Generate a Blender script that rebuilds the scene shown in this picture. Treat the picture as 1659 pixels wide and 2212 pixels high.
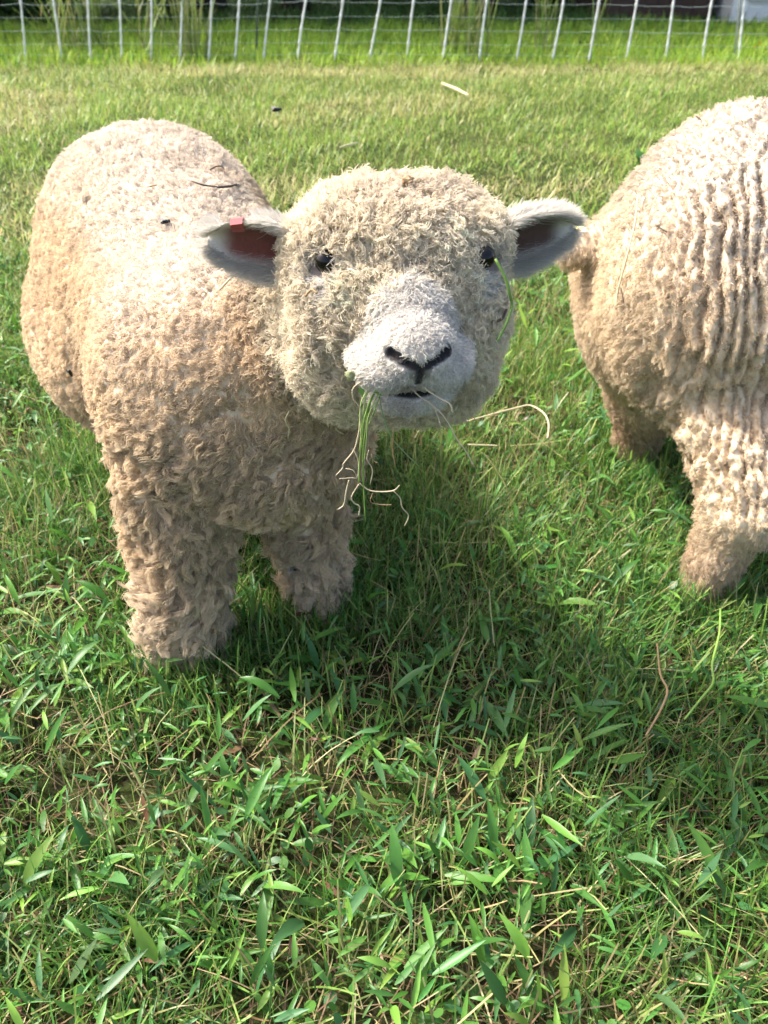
import bpy, bmesh, math, random
import numpy as np
from mathutils import Vector, Matrix, kdtree
from mathutils.bvhtree import BVHTree

random.seed(7)
RNG = np.random.default_rng(11)
scene = bpy.context.scene
for o in list(bpy.data.objects):
    bpy.data.objects.remove(o)

# ------------------------------------------------------------------ camera, sky, sun, exposure
CAM_H = 0.80
PITCH = math.radians(38.0)
F_PX = 1597.0                       # focal length in the units of a 1659 x 2212 frame
cam_d = bpy.data.cameras.new("camera")
cam = bpy.data.objects.new("camera", cam_d)
scene.collection.objects.link(cam)
cam.location = (0, 0, CAM_H)
cam.rotation_euler = (math.pi / 2 - PITCH, 0, 0)
cam_d.sensor_fit = 'VERTICAL'
cam_d.sensor_height = 36.0
cam_d.sensor_width = 27.0
cam_d.lens = 36.0 * F_PX / 2212.0
cam_d.clip_start = 0.02
cam_d.clip_end = 400
cam_d.dof.use_dof = True
cam_d.dof.focus_distance = 0.74
cam_d.dof.aperture_fstop = 9.0
scene.camera = cam

SUN_EL = math.radians(50)
SUN_FROM = Vector((-0.93, 0.37, 0)).normalized()
world = bpy.data.worlds.new("World")
scene.world = world
world.use_nodes = True
wn = world.node_tree
for n in list(wn.nodes):
    wn.nodes.remove(n)
w_out = wn.nodes.new('ShaderNodeOutputWorld')
w_bg = wn.nodes.new('ShaderNodeBackground')
w_sky = wn.nodes.new('ShaderNodeTexSky')
w_sky.sky_type = 'NISHITA'
w_sky.sun_disc = False
w_sky.sun_elevation = SUN_EL
w_sky.sun_rotation = math.atan2(SUN_FROM.x, SUN_FROM.y)
w_sky.dust_density = 6.0
w_sky.air_density = 1.0
w_bg.inputs['Strength'].default_value = 0.145
wn.links.new(w_sky.outputs[0], w_bg.inputs['Color'])
wn.links.new(w_bg.outputs[0], w_out.inputs['Surface'])
sun_d = bpy.data.lights.new("sun", 'SUN')
sun_d.energy = 3.0
sun_d.angle = math.radians(4)
sun_d.color = (1.0, 0.955, 0.88)
sun = bpy.data.objects.new("sun", sun_d)
scene.collection.objects.link(sun)
sdir = Vector((-SUN_FROM.x * math.cos(SUN_EL), -SUN_FROM.y * math.cos(SUN_EL), -math.sin(SUN_EL)))
sun.rotation_euler = sdir.to_track_quat('-Z', 'Y').to_euler()
sun.location = (-6, 3, 9)
scene.view_settings.view_transform = 'Standard'
scene.view_settings.look = 'None'
scene.view_settings.gamma = 1.0
scene.view_settings.exposure = 1.42
scene.view_settings.use_curve_mapping = False
scene.cycles.max_bounces = 4
scene.cycles.diffuse_bounces = 3
scene.cycles.glossy_bounces = 1
scene.cycles.transmission_bounces = 2
scene.cycles.transparent_max_bounces = 6
scene.cycles.use_denoising = True
scene.cycles.use_adaptive_sampling = True
scene.cycles.adaptive_threshold = 0.03
scene.cycles.adaptive_min_samples = 16
scene.cycles.caustics_reflective = False
scene.cycles.caustics_refractive = False

# ------------------------------------------------------------------ helpers
CP, SP = math.cos(PITCH), math.sin(PITCH)

def ray(px, py):
    u = (px - 829.5) / F_PX
    v = (1106 - py) / F_PX
    return np.array([u, CP + v * SP, -SP + v * CP])

def at(px, py, Y):
    r = ray(px, py)
    return np.array([0, 0, CAM_H]) + r * (Y / r[1])

def gnd(px, py, z=0.0):
    r = ray(px, py)
    return np.array([0, 0, CAM_H]) + r * ((z - CAM_H) / r[2])

def tag(o, label=None, cat=None, group=None, kind=None):
    if label: o["label"] = label
    if cat: o["category"] = cat
    if group: o["group"] = group
    if kind: o["kind"] = kind
    return o

def link(o, parent=None):
    scene.collection.objects.link(o)
    if parent is not None:
        o.parent = parent
        o.matrix_parent_inverse = parent.matrix_world.inverted()
    return o

def empty(name, loc):
    o = bpy.data.objects.new(name, None)
    o.location = loc
    o.empty_display_size = 0.05
    scene.collection.objects.link(o)
    o.matrix_world = Matrix.Translation(Vector([float(c) for c in loc]))
    return o

def np_mesh(name, V, Q, mat, col=None, smooth=True, parent=None, tris=False):
    """V (n,3); Q (m,4) or (m,3) faces; col (n,3) colour per vertex."""
    k = Q.shape[1]
    me = bpy.data.meshes.new(name)
    me.vertices.add(len(V))
    me.vertices.foreach_set('co', np.ascontiguousarray(V, dtype=np.float32).ravel())
    me.loops.add(Q.size)
    me.loops.foreach_set('vertex_index', np.ascontiguousarray(Q, dtype=np.int32).ravel())
    me.polygons.add(len(Q))
    me.polygons.foreach_set('loop_start', np.arange(0, Q.size, k, dtype=np.int32))
    me.polygons.foreach_set('loop_total', np.full(len(Q), k, dtype=np.int32))
    me.polygons.foreach_set('use_smooth', np.full(len(Q), smooth, dtype=bool))
    if col is not None:
        a = me.color_attributes.new('col', 'FLOAT_COLOR', 'POINT')
        c4 = np.ones((len(V), 4), dtype=np.float32)
        c4[:, :3] = col
        a.data.foreach_set('color', c4.ravel())
    me.update(calc_edges=True)
    me.validate()
    if mat: me.materials.append(mat)
    o = bpy.data.objects.new(name, me)
    link(o, parent)
    return o

class MB:
    """collects boxes, tubes and sheets, built as one mesh object"""
    def __init__(s):
        s.v, s.f = [], []
    def add(s, vs, fs):
        b = len(s.v)
        s.v += [tuple(float(c) for c in v) for v in vs]
        s.f += [tuple(i + b for i in f) for f in fs]
    def box(s, x0, x1, y0, y1, z0, z1):
        vs = [(x, y, z) for z in (z0, z1) for y in (y0, y1) for x in (x0, x1)]
        s.add(vs, [(0, 2, 3, 1), (4, 5, 7, 6), (0, 1, 5, 4), (2, 6, 7, 3), (0, 4, 6, 2), (1, 3, 7, 5)])
    def tube(s, pts, rad, n=6):
        pts = [np.array(p, float) for p in pts]
        if not hasattr(rad, '__len__'): rad = [rad] * len(pts)
        vs, fs = [], []
        ref = np.array([0.31, 0.52, 0.79])
        for i, p in enumerate(pts):
            d = pts[min(i + 1, len(pts) - 1)] - pts[max(i - 1, 0)]
            d = d / (np.linalg.norm(d) + 1e-9)
            e = np.cross(d, ref); e /= np.linalg.norm(e) + 1e-9
            g = np.cross(d, e)
            for k in range(n):
                t = 2 * math.pi * k / n
                vs.append(p + rad[i] * (math.cos(t) * e + math.sin(t) * g))
        for i in range(len(pts) - 1):
            for k in range(n):
                a, b = i * n + k, i * n + (k + 1) % n
                fs.append((a, b, b + n, a + n))
        fs.append(tuple(range(n))[::-1])
        fs.append(tuple((len(pts) - 1) * n + k for k in range(n)))
        s.add(vs, fs)
    def build(s, name, mat, parent=None, smooth=False):
        me = bpy.data.meshes.new(name)
        me.from_pydata(s.v, [], s.f)
        me.update()
        if smooth:
            for p in me.polygons: p.use_smooth = True
        me.materials.append(mat)
        o = bpy.data.objects.new(name, me)
        return link(o, parent)

def nodes(name):
    m = bpy.data.materials.new(name)
    m.use_nodes = True
    nt = m.node_tree
    return m, nt, nt.nodes['Principled BSDF'], nt.nodes['Material Output']

def mat_plain(name, col, rough=0.7, noise=0.15, scale=30, spec=0.3, bump=0.0):
    m, nt, b, out = nodes(name)
    tc = nt.nodes.new('ShaderNodeTexCoord')
    nz = nt.nodes.new('ShaderNodeTexNoise'); nz.inputs['Scale'].default_value = scale
    nz.inputs['Detail'].default_value = 5
    nt.links.new(tc.outputs['Object'], nz.inputs['Vector'])
    mx = nt.nodes.new('ShaderNodeMix'); mx.data_type = 'RGBA'
    mx.inputs['A'].default_value = (*[c * (1 - noise) for c in col], 1)
    mx.inputs['B'].default_value = (*[min(1, c * (1 + noise)) for c in col], 1)
    nt.links.new(nz.outputs['Fac'], mx.inputs['Factor'])
    nt.links.new(mx.outputs['Result'], b.inputs['Base Color'])
    b.inputs['Roughness'].default_value = rough
    b.inputs['Specular IOR Level'].default_value = spec
    if bump:
        bp = nt.nodes.new('ShaderNodeBump'); bp.inputs['Strength'].default_value = bump
        bp.inputs['Distance'].default_value = 0.01
        nt.links.new(nz.outputs['Fac'], bp.inputs['Height'])
        nt.links.new(bp.outputs['Normal'], b.inputs['Normal'])
    return m

def mat_attr(name, rough=0.6, spec=0.3, transl=0.0, sheen=0.0, grain=0.12, scale=120, bump=0.0):
    """colour from the 'col' attribute with procedural grain"""
    m, nt, b, out = nodes(name)
    at_ = nt.nodes.new('ShaderNodeAttribute'); at_.attribute_name = 'col'
    tc = nt.nodes.new('ShaderNodeTexCoord')
    nz = nt.nodes.new('ShaderNodeTexNoise'); nz.inputs['Scale'].default_value = scale
    nz.inputs['Detail'].default_value = 4
    nt.links.new(tc.outputs['Object'], nz.inputs['Vector'])
    mr = nt.nodes.new('ShaderNodeMapRange')
    mr.inputs['To Min'].default_value = 1 - grain
    mr.inputs['To Max'].default_value = 1 + grain
    nt.links.new(nz.outputs['Fac'], mr.inputs['Value'])
    mul = nt.nodes.new('ShaderNodeVectorMath'); mul.operation = 'SCALE'
    nt.links.new(at_.outputs['Color'], mul.inputs[0])
    nt.links.new(mr.outputs['Result'], mul.inputs['Scale'])
    nt.links.new(mul.outputs['Vector'], b.inputs['Base Color'])
    b.inputs['Roughness'].default_value = rough
    b.inputs['Specular IOR Level'].default_value = spec
    if sheen:
        b.inputs['Sheen Weight'].default_value = sheen
    if bump:
        bp = nt.nodes.new('ShaderNodeBump'); bp.inputs['Strength'].default_value = bump
        bp.inputs['Distance'].default_value = 0.004
        nt.links.new(nz.outputs['Fac'], bp.inputs['Height'])
        nt.links.new(bp.outputs['Normal'], b.inputs['Normal'])
    if transl:
        tr = nt.nodes.new('ShaderNodeBsdfTranslucent')
        nt.links.new(mul.outputs['Vector'], tr.inputs['Color'])
        ms = nt.nodes.new('ShaderNodeMixShader'); ms.inputs[0].default_value = transl
        nt.links.new(b.outputs[0], ms.inputs[1])
        nt.links.new(tr.outputs[0], ms.inputs[2])
        nt.links.new(ms.outputs[0], out.inputs['Surface'])
    return m

M_LEAF = mat_attr('leaf_green', rough=0.42, spec=0.42, transl=0.38, grain=0.10, scale=60)
M_DRY = mat_attr('dry_straw', rough=0.6, spec=0.25, transl=0.2, grain=0.15, scale=90)
M_SKIN = mat_attr('sheep_skin', rough=0.8, spec=0.1, sheen=0.2, grain=0.10, scale=220, bump=0.3)
M_WOOL = mat_attr('wool_fibre', rough=0.9, spec=0.05, transl=0.45, grain=0.06, scale=150)

def hashn(ix, iy, iz, seed):
    h = (ix.astype(np.int64) * 374761393 + iy.astype(np.int64) * 668265263 + iz.astype(np.int64) * 2147483647 + seed * 974711) & 0xFFFFFFFF
    h = ((h ^ (h >> 13)) * 1274126177) & 0xFFFFFFFF
    h = (h ^ (h >> 16)) & 0xFFFF
    return h.astype(np.float32) / 65535.0

def vnoise(P, scale, seed=0):
    """smooth value noise in 0..1"""
    p = np.asarray(P, dtype=np.float64) * scale
    i = np.floor(p).astype(np.int64)
    f = p - i
    f = f * f * (3 - 2 * f)
    out = 0
    for dx in (0, 1):
        for dy in (0, 1):
            for dz in (0, 1):
                w = (f[:, 0] if dx else 1 - f[:, 0]) * (f[:, 1] if dy else 1 - f[:, 1]) * (f[:, 2] if dz else 1 - f[:, 2])
                out = out + w * hashn(i[:, 0] + dx, i[:, 1] + dy, i[:, 2] + dz, seed)
    return out

def fbm(P, scale, seed=0, oct=3):
    s, a, t = 0, 1.0, 0
    for k in range(oct):
        s = s + a * vnoise(P, scale * 2 ** k, seed + 17 * k)
        t += a
        a *= 0.5
    return s / t

def worley(P, scale, seed=0):
    """F1 distance, F2-F1 of jittered cells"""
    p = np.asarray(P, dtype=np.float64) * scale
    i = np.floor(p).astype(np.int64)
    f1 = np.full(len(p), 9.0); f2 = np.full(len(p), 9.0)
    for dx in (-1, 0, 1):
        for dy in (-1, 0, 1):
            for dz in (-1, 0, 1):
                c = i + np.array([dx, dy, dz])
                q = np.stack([c[:, 0] + hashn(c[:, 0], c[:, 1], c[:, 2], seed + 1),
                              c[:, 1] + hashn(c[:, 0], c[:, 1], c[:, 2], seed + 2),
                              c[:, 2] + hashn(c[:, 0], c[:, 1], c[:, 2], seed + 3)], 1)
                d = np.sqrt(((p - q) ** 2).sum(1))
                n1 = np.minimum(f1, d)
                f2 = np.minimum(f2, np.maximum(f1, d))
                f1 = n1
    return f1, f2 - f1

def unit(v):
    return v / (np.linalg.norm(v, axis=-1, keepdims=True) + 1e-9)

def sstep(a, b, x):
    t = np.clip((x - a) / (b - a), 0, 1)
    return t * t * (3 - 2 * t)

def ground_z(x, y):
    P = np.stack([x, y, np.zeros_like(x)], 1)
    return (fbm(P, 1.3, 5, 3) - 0.5) * 0.05 * sstep(0.2, 1.2, np.abs(y - 0.9) + 0.3 * 0 + 0.4)

# ------------------------------------------------------------------ ground
def make_ground():
    xs = np.unique(np.concatenate([np.linspace(-120, -6, 20), np.linspace(-6, 6, 121), np.linspace(6, 120, 20)]))
    ys = np.unique(np.concatenate([np.linspace(-40, -1, 10), np.linspace(-1, 13, 141), np.linspace(13, 160, 20)]))
    X, Y = np.meshgrid(xs, ys, indexing='ij')
    x, y = X.ravel(), Y.ravel()
    z = ground_z(x, y) - 0.004
    V = np.stack([x, y, z], 1)
    nx, ny = len(xs), len(ys)
    I, J = np.meshgrid(np.arange(nx - 1), np.arange(ny - 1), indexing='ij')
    a = (I * ny + J).ravel()
    Q = np.stack([a, a + ny, a + ny + 1, a + 1], 1)
    m, nt, b, out = nodes('turf_soil')
    tc = nt.nodes.new('ShaderNodeTexCoord')
    n1 = nt.nodes.new('ShaderNodeTexNoise'); n1.inputs['Scale'].default_value = 2.2; n1.inputs['Detail'].default_value = 8
    n2 = nt.nodes.new('ShaderNodeTexNoise'); n2.inputs['Scale'].default_value = 45; n2.inputs['Detail'].default_value = 6
    for n in (n1, n2): nt.links.new(tc.outputs['Object'], n.inputs['Vector'])
    r = nt.nodes.new('ShaderNodeValToRGB')
    r.color_ramp.elements[0].color = (0.040, 0.070, 0.014, 1); r.color_ramp.elements[0].position = 0.38
    r.color_ramp.elements[1].color = (0.11, 0.13, 0.035, 1); r.color_ramp.elements[1].position = 0.62
    nt.links.new(n1.outputs['Fac'], r.inputs['Fac'])
    r2 = nt.nodes.new('ShaderNodeValToRGB')
    r2.color_ramp.elements[0].color = (0.018, 0.016, 0.008, 1); r2.color_ramp.elements[0].position = 0.35
    r2.color_ramp.elements[1].color = (0.045, 0.065, 0.016, 1); r2.color_ramp.elements[1].position = 0.7
    nt.links.new(n2.outputs['Fac'], r2.inputs['Fac'])
    sx = nt.nodes.new('ShaderNodeSeparateXYZ'); nt.links.new(tc.outputs['Object'], sx.inputs[0])
    mr = nt.nodes.new('ShaderNodeMapRange'); mr.inputs['From Min'].default_value = 2; mr.inputs['From Max'].default_value = 7
    nt.links.new(sx.outputs['Y'], mr.inputs['Value'])
    mx = nt.nodes.new('ShaderNodeMix'); mx.data_type = 'RGBA'
    nt.links.new(mr.outputs['Result'], mx.inputs['Factor'])
    nt.links.new(r2.outputs['Color'], mx.inputs['A'])
    nt.links.new(r.outputs['Color'], mx.inputs['B'])
    nt.links.new(mx.outputs['Result'], b.inputs['Base Color'])
    b.inputs['Roughness'].default_value = 0.95
    b.inputs['Specular IOR Level'].default_value = 0.1
    bp = nt.nodes.new('ShaderNodeBump'); bp.inputs['Strength'].default_value = 0.8; bp.inputs['Distance'].default_value = 0.02
    nt.links.new(n2.outputs['Fac'], bp.inputs['Height']); nt.links.new(bp.outputs['Normal'], b.inputs['Normal'])
    g = np_mesh('ground', V, Q, m)
    tag(g, kind='structure')
make_ground()

# ------------------------------------------------------------------ vegetation sheets
def blades(root, azim, lean, length, width, bend, prof, K, twist=None, base_dir=None):
    """ribbons: root (n,3); azim = direction they lean to; lean from vertical at the foot; bend = extra lean at the tip."""
    n = len(root)
    t = np.linspace(0, 1, K + 1)
    ang = lean[:, None] + bend[:, None] * t[None] ** 1.3
    ds = length[:, None] / K
    step_h = np.sin(ang) * ds
    step_v = np.cos(ang) * ds
    H = np.concatenate([np.zeros((n, 1)), np.cumsum(0.5 * (step_h[:, 1:] + step_h[:, :-1]), 1)], 1)
    Z = np.concatenate([np.zeros((n, 1)), np.cumsum(0.5 * (step_v[:, 1:] + step_v[:, :-1]), 1)], 1)
    ca, sa = np.cos(azim), np.sin(azim)
    C = np.stack([root[:, None, 0] + H * ca[:, None], root[:, None, 1] + H * sa[:, None], root[:, None, 2] + Z], 2)
    if twist is None: twist = np.zeros(n)
    sa2, ca2 = np.sin(azim + twist), np.cos(azim + twist)
    side = np.stack([-sa2, ca2, np.zeros(n)], 1)
    w = np.asarray(prof)[None, :, None] * width[:, None, None] * 0.5
    L = C - side[:, None] * w
    R = C + side[:, None] * w
    V = np.stack([L, R], 2).reshape(-1, 3)
    base = (np.arange(n) * (K + 1) * 2)[:, None]
    k = np.arange(K)[None] * 2
    q = base + k
    Q = np.stack([q, q + 1, q + 3, q + 2], 2).reshape(-1, 4)
    return V, Q, (K + 1) * 2

def folded(root, azim, lean, length, width, bend, prof, K, twist, fold):
    """leaf blades with a keeled midrib: three points across"""
    V, Q, m = blades(root, azim, lean, length, width, bend, prof, K, twist)
    n = len(root)
    V = V.reshape(n, K + 1, 2, 3)
    mid = V.mean(2)
    d = np.gradient(mid, axis=1)
    nrm = unit(np.cross(V[:, :, 1] - V[:, :, 0] + 1e-7, d))
    nrm = nrm * np.where(nrm[..., 2:3] < 0, -1, 1)
    wloc = np.linalg.norm(V[:, :, 1] - V[:, :, 0], axis=2, keepdims=True)
    mid = mid - nrm * wloc * fold[:, None, None]
    V3 = np.stack([V[:, :, 0], mid, V[:, :, 1]], 2).reshape(-1, 3)
    base = (np.arange(n) * (K + 1) * 3)[:, None]
    q = base + np.arange(K)[None] * 3
    Q3 = np.concatenate([np.stack([q, q + 1, q + 4, q + 3], 2).reshape(-1, 4), np.stack([q + 1, q + 2, q + 5, q + 4], 2).reshape(-1, 4)])
    return V3, Q3, (K + 1) * 3

def join_np(parts):
    Vs, Qs, Cs, b = [], [], [], 0
    for V, Q, C in parts:
        Vs.append(V); Qs.append(Q + b); Cs.append(C); b += len(V)
    return np.concatenate(Vs), np.concatenate(Qs), np.concatenate(Cs)

def scatter(n, y0, y1, margin=0.45, power=1.0):
    """points in the wedge of ground in front of the camera, with some margin to either side"""
    out = []
    while sum(len(o) for o in out) < n:
        y = y0 + (y1 - y0) * RNG.random(n * 2)
        wmax = 0.36 + 0.37 * y1 + margin
        x = (RNG.random(n * 2) * 2 - 1) * wmax
        ok = np.abs(x) < 0.36 + 0.37 * y + margin
        out.append(np.stack([x[ok], y[ok]], 1))
    return np.concatenate(out)[:n]

def clumped(n, y0, y1, per, spread, margin=0.45):
    c = scatter(max(1, n // per), y0, y1, margin)
    i = RNG.integers(0, len(c), n)
    return c[i] + RNG.normal(0, spread, (n, 2)), i

GREENS = np.array([[0.075, 0.185, 0.030], [0.105, 0.240, 0.038], [0.048, 0.140, 0.028], [0.160, 0.290, 0.050],
                   [0.065, 0.165, 0.048], [0.225, 0.320, 0.085]])
STRAWS = np.array([[0.36, 0.29, 0.15], [0.28, 0.22, 0.11], [0.20, 0.14, 0.075], [0.45, 0.38, 0.22], [0.14, 0.090, 0.05]])

def pick(pal, n, jit=0.18, w=None):
    c = pal[RNG.choice(len(pal), n, p=w)]
    return c * (1 + RNG.normal(0, jit, (n, 1))).clip(0.5, 1.7) * (1 + RNG.normal(0, 0.06, (n, 3)))

def root3(xy, dz=-0.005):
    return np.stack([xy[:, 0], xy[:, 1], ground_z(xy[:, 0], xy[:, 1]) + dz], 1)

def rep(col, m):
    return np.repeat(np.clip(col, 0.003, 0.9), m, 0)

def dens(xy, scale, seed):
    return fbm(np.column_stack([xy, np.zeros(len(xy))]), scale, seed, 2)

def make_grass():
    tau = 2 * math.pi
    P_BL = [0.7, 1.0, 0.9, 0.6, 0.06]
    green, dry = [], []
    # --- near turf: thin blades in tufts
    n = 110000
    xy, ci = clumped(n, 0.06, 2.3, 14, 0.016)
    d = dens(xy, 3.2, 3)
    keep = RNG.random(n) < sstep(0.30, 0.52, d) * 0.82 + 0.18
    xy, ci, d = xy[keep], ci[keep], d[keep]; n = len(xy)
    az = RNG.random(n) * tau
    ln = RNG.uniform(0.03, 0.095, n) * (0.70 + 0.6 * d)
    V, Q, m = blades(root3(xy), az, np.abs(RNG.normal(0.25, 0.25, n)), ln, RNG.uniform(0.0010, 0.0023, n), np.abs(RNG.normal(0.7, 0.5, n)), P_BL, 4)
    cc = pick(GREENS, n)
    y_ = RNG.random(n) < 0.13
    cc[y_] = pick(STRAWS, int(y_.sum()), 0.2) * 0.85 + np.array([0, 0.05, 0])
    cc = cc * (1.14 + np.array([0.30, 0.12, -0.08]) * sstep(0.95, 1.7, xy[:, 1])[:, None])
    green.append((V, Q, rep(cc, m)))
    # --- thatch: dry tangle close to the soil
    n = 26000
    xy = scatter(n, 0.06, 2.3)
    V, Q, m = blades(root3(xy, 0.002 + 0.0), RNG.random(n) * tau, RNG.uniform(0.8, 1.5, n), RNG.uniform(0.02, 0.07, n),
                     RNG.uniform(0.0008, 0.0018, n), RNG.normal(0.1, 0.4, n), [1, 1, 0.9, 0.5], 3)
    V[:, 2] += np.repeat(RNG.uniform(0, 0.016, n), m)
    dry.append((V, Q, rep(pick(STRAWS, n, 0.25, [0.08, 0.20, 0.32, 0.04, 0.36]), m)))
    # --- upright pale cut stems
    n = 15000
    xy, ci = clumped(n, 0.06, 2.3, 4, 0.02)
    V, Q, m = blades(root3(xy), RNG.random(n) * tau, np.abs(RNG.normal(0.35, 0.35, n)), RNG.uniform(0.04, 0.105, n),
                     RNG.uniform(0.0013, 0.0023, n), RNG.normal(0.2, 0.35, n), [1, 1, 1, 0.9, 0.7], 4)
    green.append((V, Q, rep(pick(np.array([[0.28, 0.39, 0.11], [0.22, 0.36, 0.08], [0.40, 0.43, 0.18], [0.36, 0.30, 0.14]]), n), m)))
    # --- long loose straws and stolons lying across the turf
    n = 260
    xy = scatter(n, 0.06, 2.3)
    V, Q, m = blades(root3(xy, 0.03), RNG.random(n) * tau, RNG.uniform(1.1, 1.5, n), RNG.uniform(0.06, 0.17, n),
                     RNG.uniform(0.0009, 0.0018, n), RNG.normal(0.3, 0.8, n), [0.9, 1, 1, 1, 0.9, 0.7], 5)
    V[:, 2] += np.repeat(RNG.uniform(-0.01, 0.03, n), m)
    dry.append((V, Q, rep(pick(STRAWS, n, 0.2, [0.34, 0.22, 0.10, 0.26, 0.08]) * np.array([1, 1.08, 1]), m)))
    # --- longer blades closing round the sheep's feet
    fc = np.array([gnd(395, 1440)[:2], gnd(690, 1315)[:2], gnd(1500, 1300)[:2], gnd(1355, 985)[:2], gnd(235, 1010)[:2]])
    n = 5200
    a_ = RNG.random(n) * tau
    xy = fc[RNG.integers(0, len(fc), n)] + np.stack([np.cos(a_), np.sin(a_) * 1.0], 1) * (0.045 + 0.10 * RNG.random(n) ** 1.4)[:, None]
    V, Q, m = blades(root3(xy), RNG.random(n) * tau, np.abs(RNG.normal(0.18, 0.2, n)), RNG.uniform(0.045, 0.095, n), RNG.uniform(0.0013, 0.0028, n), np.abs(RNG.normal(0.5, 0.4, n)), P_BL, 4)
    green.append((V, Q, rep(pick(GREENS, n) * 1.12, m)))
    gm = join_np(green)
    o = np_mesh('grass', *gm[:2], M_LEAF, gm[2])
    tag(o, 'short green grass blades growing round the sheep', 'grass', kind='stuff')
    dm = join_np(dry)
    o = np_mesh('thatch', *dm[:2], M_DRY, dm[2])
    tag(o, 'tangle of dry straw and thatch between the grass', 'dry grass', kind='stuff')

    # --- lance-shaped leaves of the creeping stilt grass
    leaves = []
    n = 36000
    xy, ci = clumped(n, 0.06, 2.5, 12, 0.030)
    d = dens(xy, 2.1, 41)
    keep = RNG.random(n) < sstep(0.30, 0.56, d) * 0.9 + 0.16
    xy, d = xy[keep], d[keep]; n = len(xy)
    r = root3(xy, 0.0)
    r[:, 2] += RNG.uniform(0.006, 0.062, n) * (0.6 + 0.6 * d)
    big = RNG.random(n) < 0.16
    ln = np.where(big, RNG.uniform(0.035, 0.066, n), RNG.uniform(0.014, 0.036, n))
    V, Q, m = folded(r, RNG.random(n) * tau, RNG.uniform(0.35, 1.45, n), ln, ln * RNG.uniform(0.12, 0.23, n), RNG.uniform(0.0, 1.3, n),
                     [0.22, 0.80, 1.0, 0.86, 0.52, 0.05], 5, RNG.normal(0, 0.45, n), RNG.uniform(0.05, 0.30, n))
    cc = pick(np.array([[0.065, 0.180, 0.034], [0.095, 0.235, 0.040], [0.055, 0.155, 0.050], [0.165, 0.310, 0.050], [0.080, 0.185, 0.062]]), n,
              0.15, [0.34, 0.26, 0.16, 0.14, 0.10])
    cc = cc * (1.12 + np.array([0.35, 0.12, -0.08]) * sstep(0.95, 1.7, xy[:, 1])[:, None])
    leaves.append((V, Q, rep(cc, m)))
    # clover-like small rounded leaves
    n = 3200
    xy, ci = clumped(n, 0.06, 2.3, 9, 0.022)
    r = root3(xy, 0.0); r[:, 2] += RNG.uniform(0.008, 0.045, n)
    ln = RNG.uniform(0.009, 0.017, n)
    V, Q, m = blades(r, RNG.random(n) * tau, RNG.uniform(0.5, 1.3, n), ln, ln * RNG.uniform(0.5, 0.75, n), RNG.uniform(-0.2, 0.5, n),
                     [0.25, 0.85, 1.0, 0.9, 0.35], 4)
    leaves.append((V, Q, rep(pick(np.array([[0.06, 0.18, 0.035], [0.09, 0.22, 0.04], [0.05, 0.15, 0.045]]), n, 0.15), m)))
    # withered brown leaves
    n = 420
    xy = scatter(n, 0.06, 2.3)
    r = root3(xy, 0.01); r[:, 2] += RNG.uniform(0, 0.03, n)
    ln = RNG.uniform(0.015, 0.04, n)
    V, Q, m = blades(r, RNG.random(n) * tau, RNG.uniform(0.6, 1.6, n), ln, ln * RNG.uniform(0.12, 0.3, n), RNG.uniform(-0.4, 1.4, n),
                     [0.3, 0.9, 1.0, 0.7, 0.1], 4, twist=RNG.normal(0, 0.8, n))
    leaves.append((V, Q, rep(pick(np.array([[0.22, 0.13, 0.07], [0.16, 0.085, 0.05], [0.36, 0.25, 0.16]]), n, 0.2), m)))
    lm = join_np(leaves)
    o = np_mesh('leafy_ground_cover', *lm[:2], M_LEAF, lm[2])
    tag(o, 'lance-shaped green leaves spread through the turf', 'ground cover', kind='stuff')

    # --- the field from behind the sheep to past the fence, coarser with distance
    far = []
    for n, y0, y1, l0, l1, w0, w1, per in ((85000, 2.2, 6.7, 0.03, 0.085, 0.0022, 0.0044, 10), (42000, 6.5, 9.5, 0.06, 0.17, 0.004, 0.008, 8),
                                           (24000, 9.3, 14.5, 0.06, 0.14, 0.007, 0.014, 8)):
        xy, ci = clumped(n, y0, y1, per, 0.03 + 0.004 * y1, margin=0.8)
        d = dens(xy, 1.5, 77)
        V, Q, m = blades(root3(xy), RNG.random(n) * tau, np.abs(RNG.normal(0.65, 0.4, n)), RNG.uniform(l0, l1, n) * (0.5 + 1.0 * dens(xy, 2.6, 19)), RNG.uniform(w0, w1, n),
                         np.abs(RNG.normal(0.6, 0.5, n)), [0.9, 1, 0.15], 2)
        cc = pick(np.array([[0.20, 0.32, 0.055], [0.25, 0.38, 0.065], [0.33, 0.42, 0.09], [0.14, 0.25, 0.05]]), n, 0.16)
        if y0 < 6:
            # dry, mown patches run in bands across the field
            pt_ = dens(xy * np.array([0.5, 1.0]), 1.6, 91)
            p = 0.16 + 0.62 * sstep(0.46, 0.62, pt_) + 0.25 * sstep(4.6, 6.3, xy[:, 1])
            cc = cc * (0.70 + 0.65 * dens(xy * np.array([0.6, 1.0]), 3.1, 95))[:, None]
            s = RNG.random(n) < p
            cc[s] = pick(np.array([[0.52, 0.50, 0.20], [0.44, 0.45, 0.17], [0.62, 0.55, 0.28], [0.39, 0.44, 0.14]]), int(s.sum()), 0.2)
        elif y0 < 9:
            cc = cc * np.array([1.5, 1.5, 0.95])  # strip past the fence lightened: sunlight put into the blade colour
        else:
            cc = cc * np.array([0.45, 0.60, 0.7])  # far lawn darkened: shade of the trees put into the blade colour
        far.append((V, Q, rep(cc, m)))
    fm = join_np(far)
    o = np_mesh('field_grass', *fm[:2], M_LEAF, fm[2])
    tag(o, 'yellow-green grass of the open field behind the sheep', 'grass', kind='stuff')
make_grass()

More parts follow.
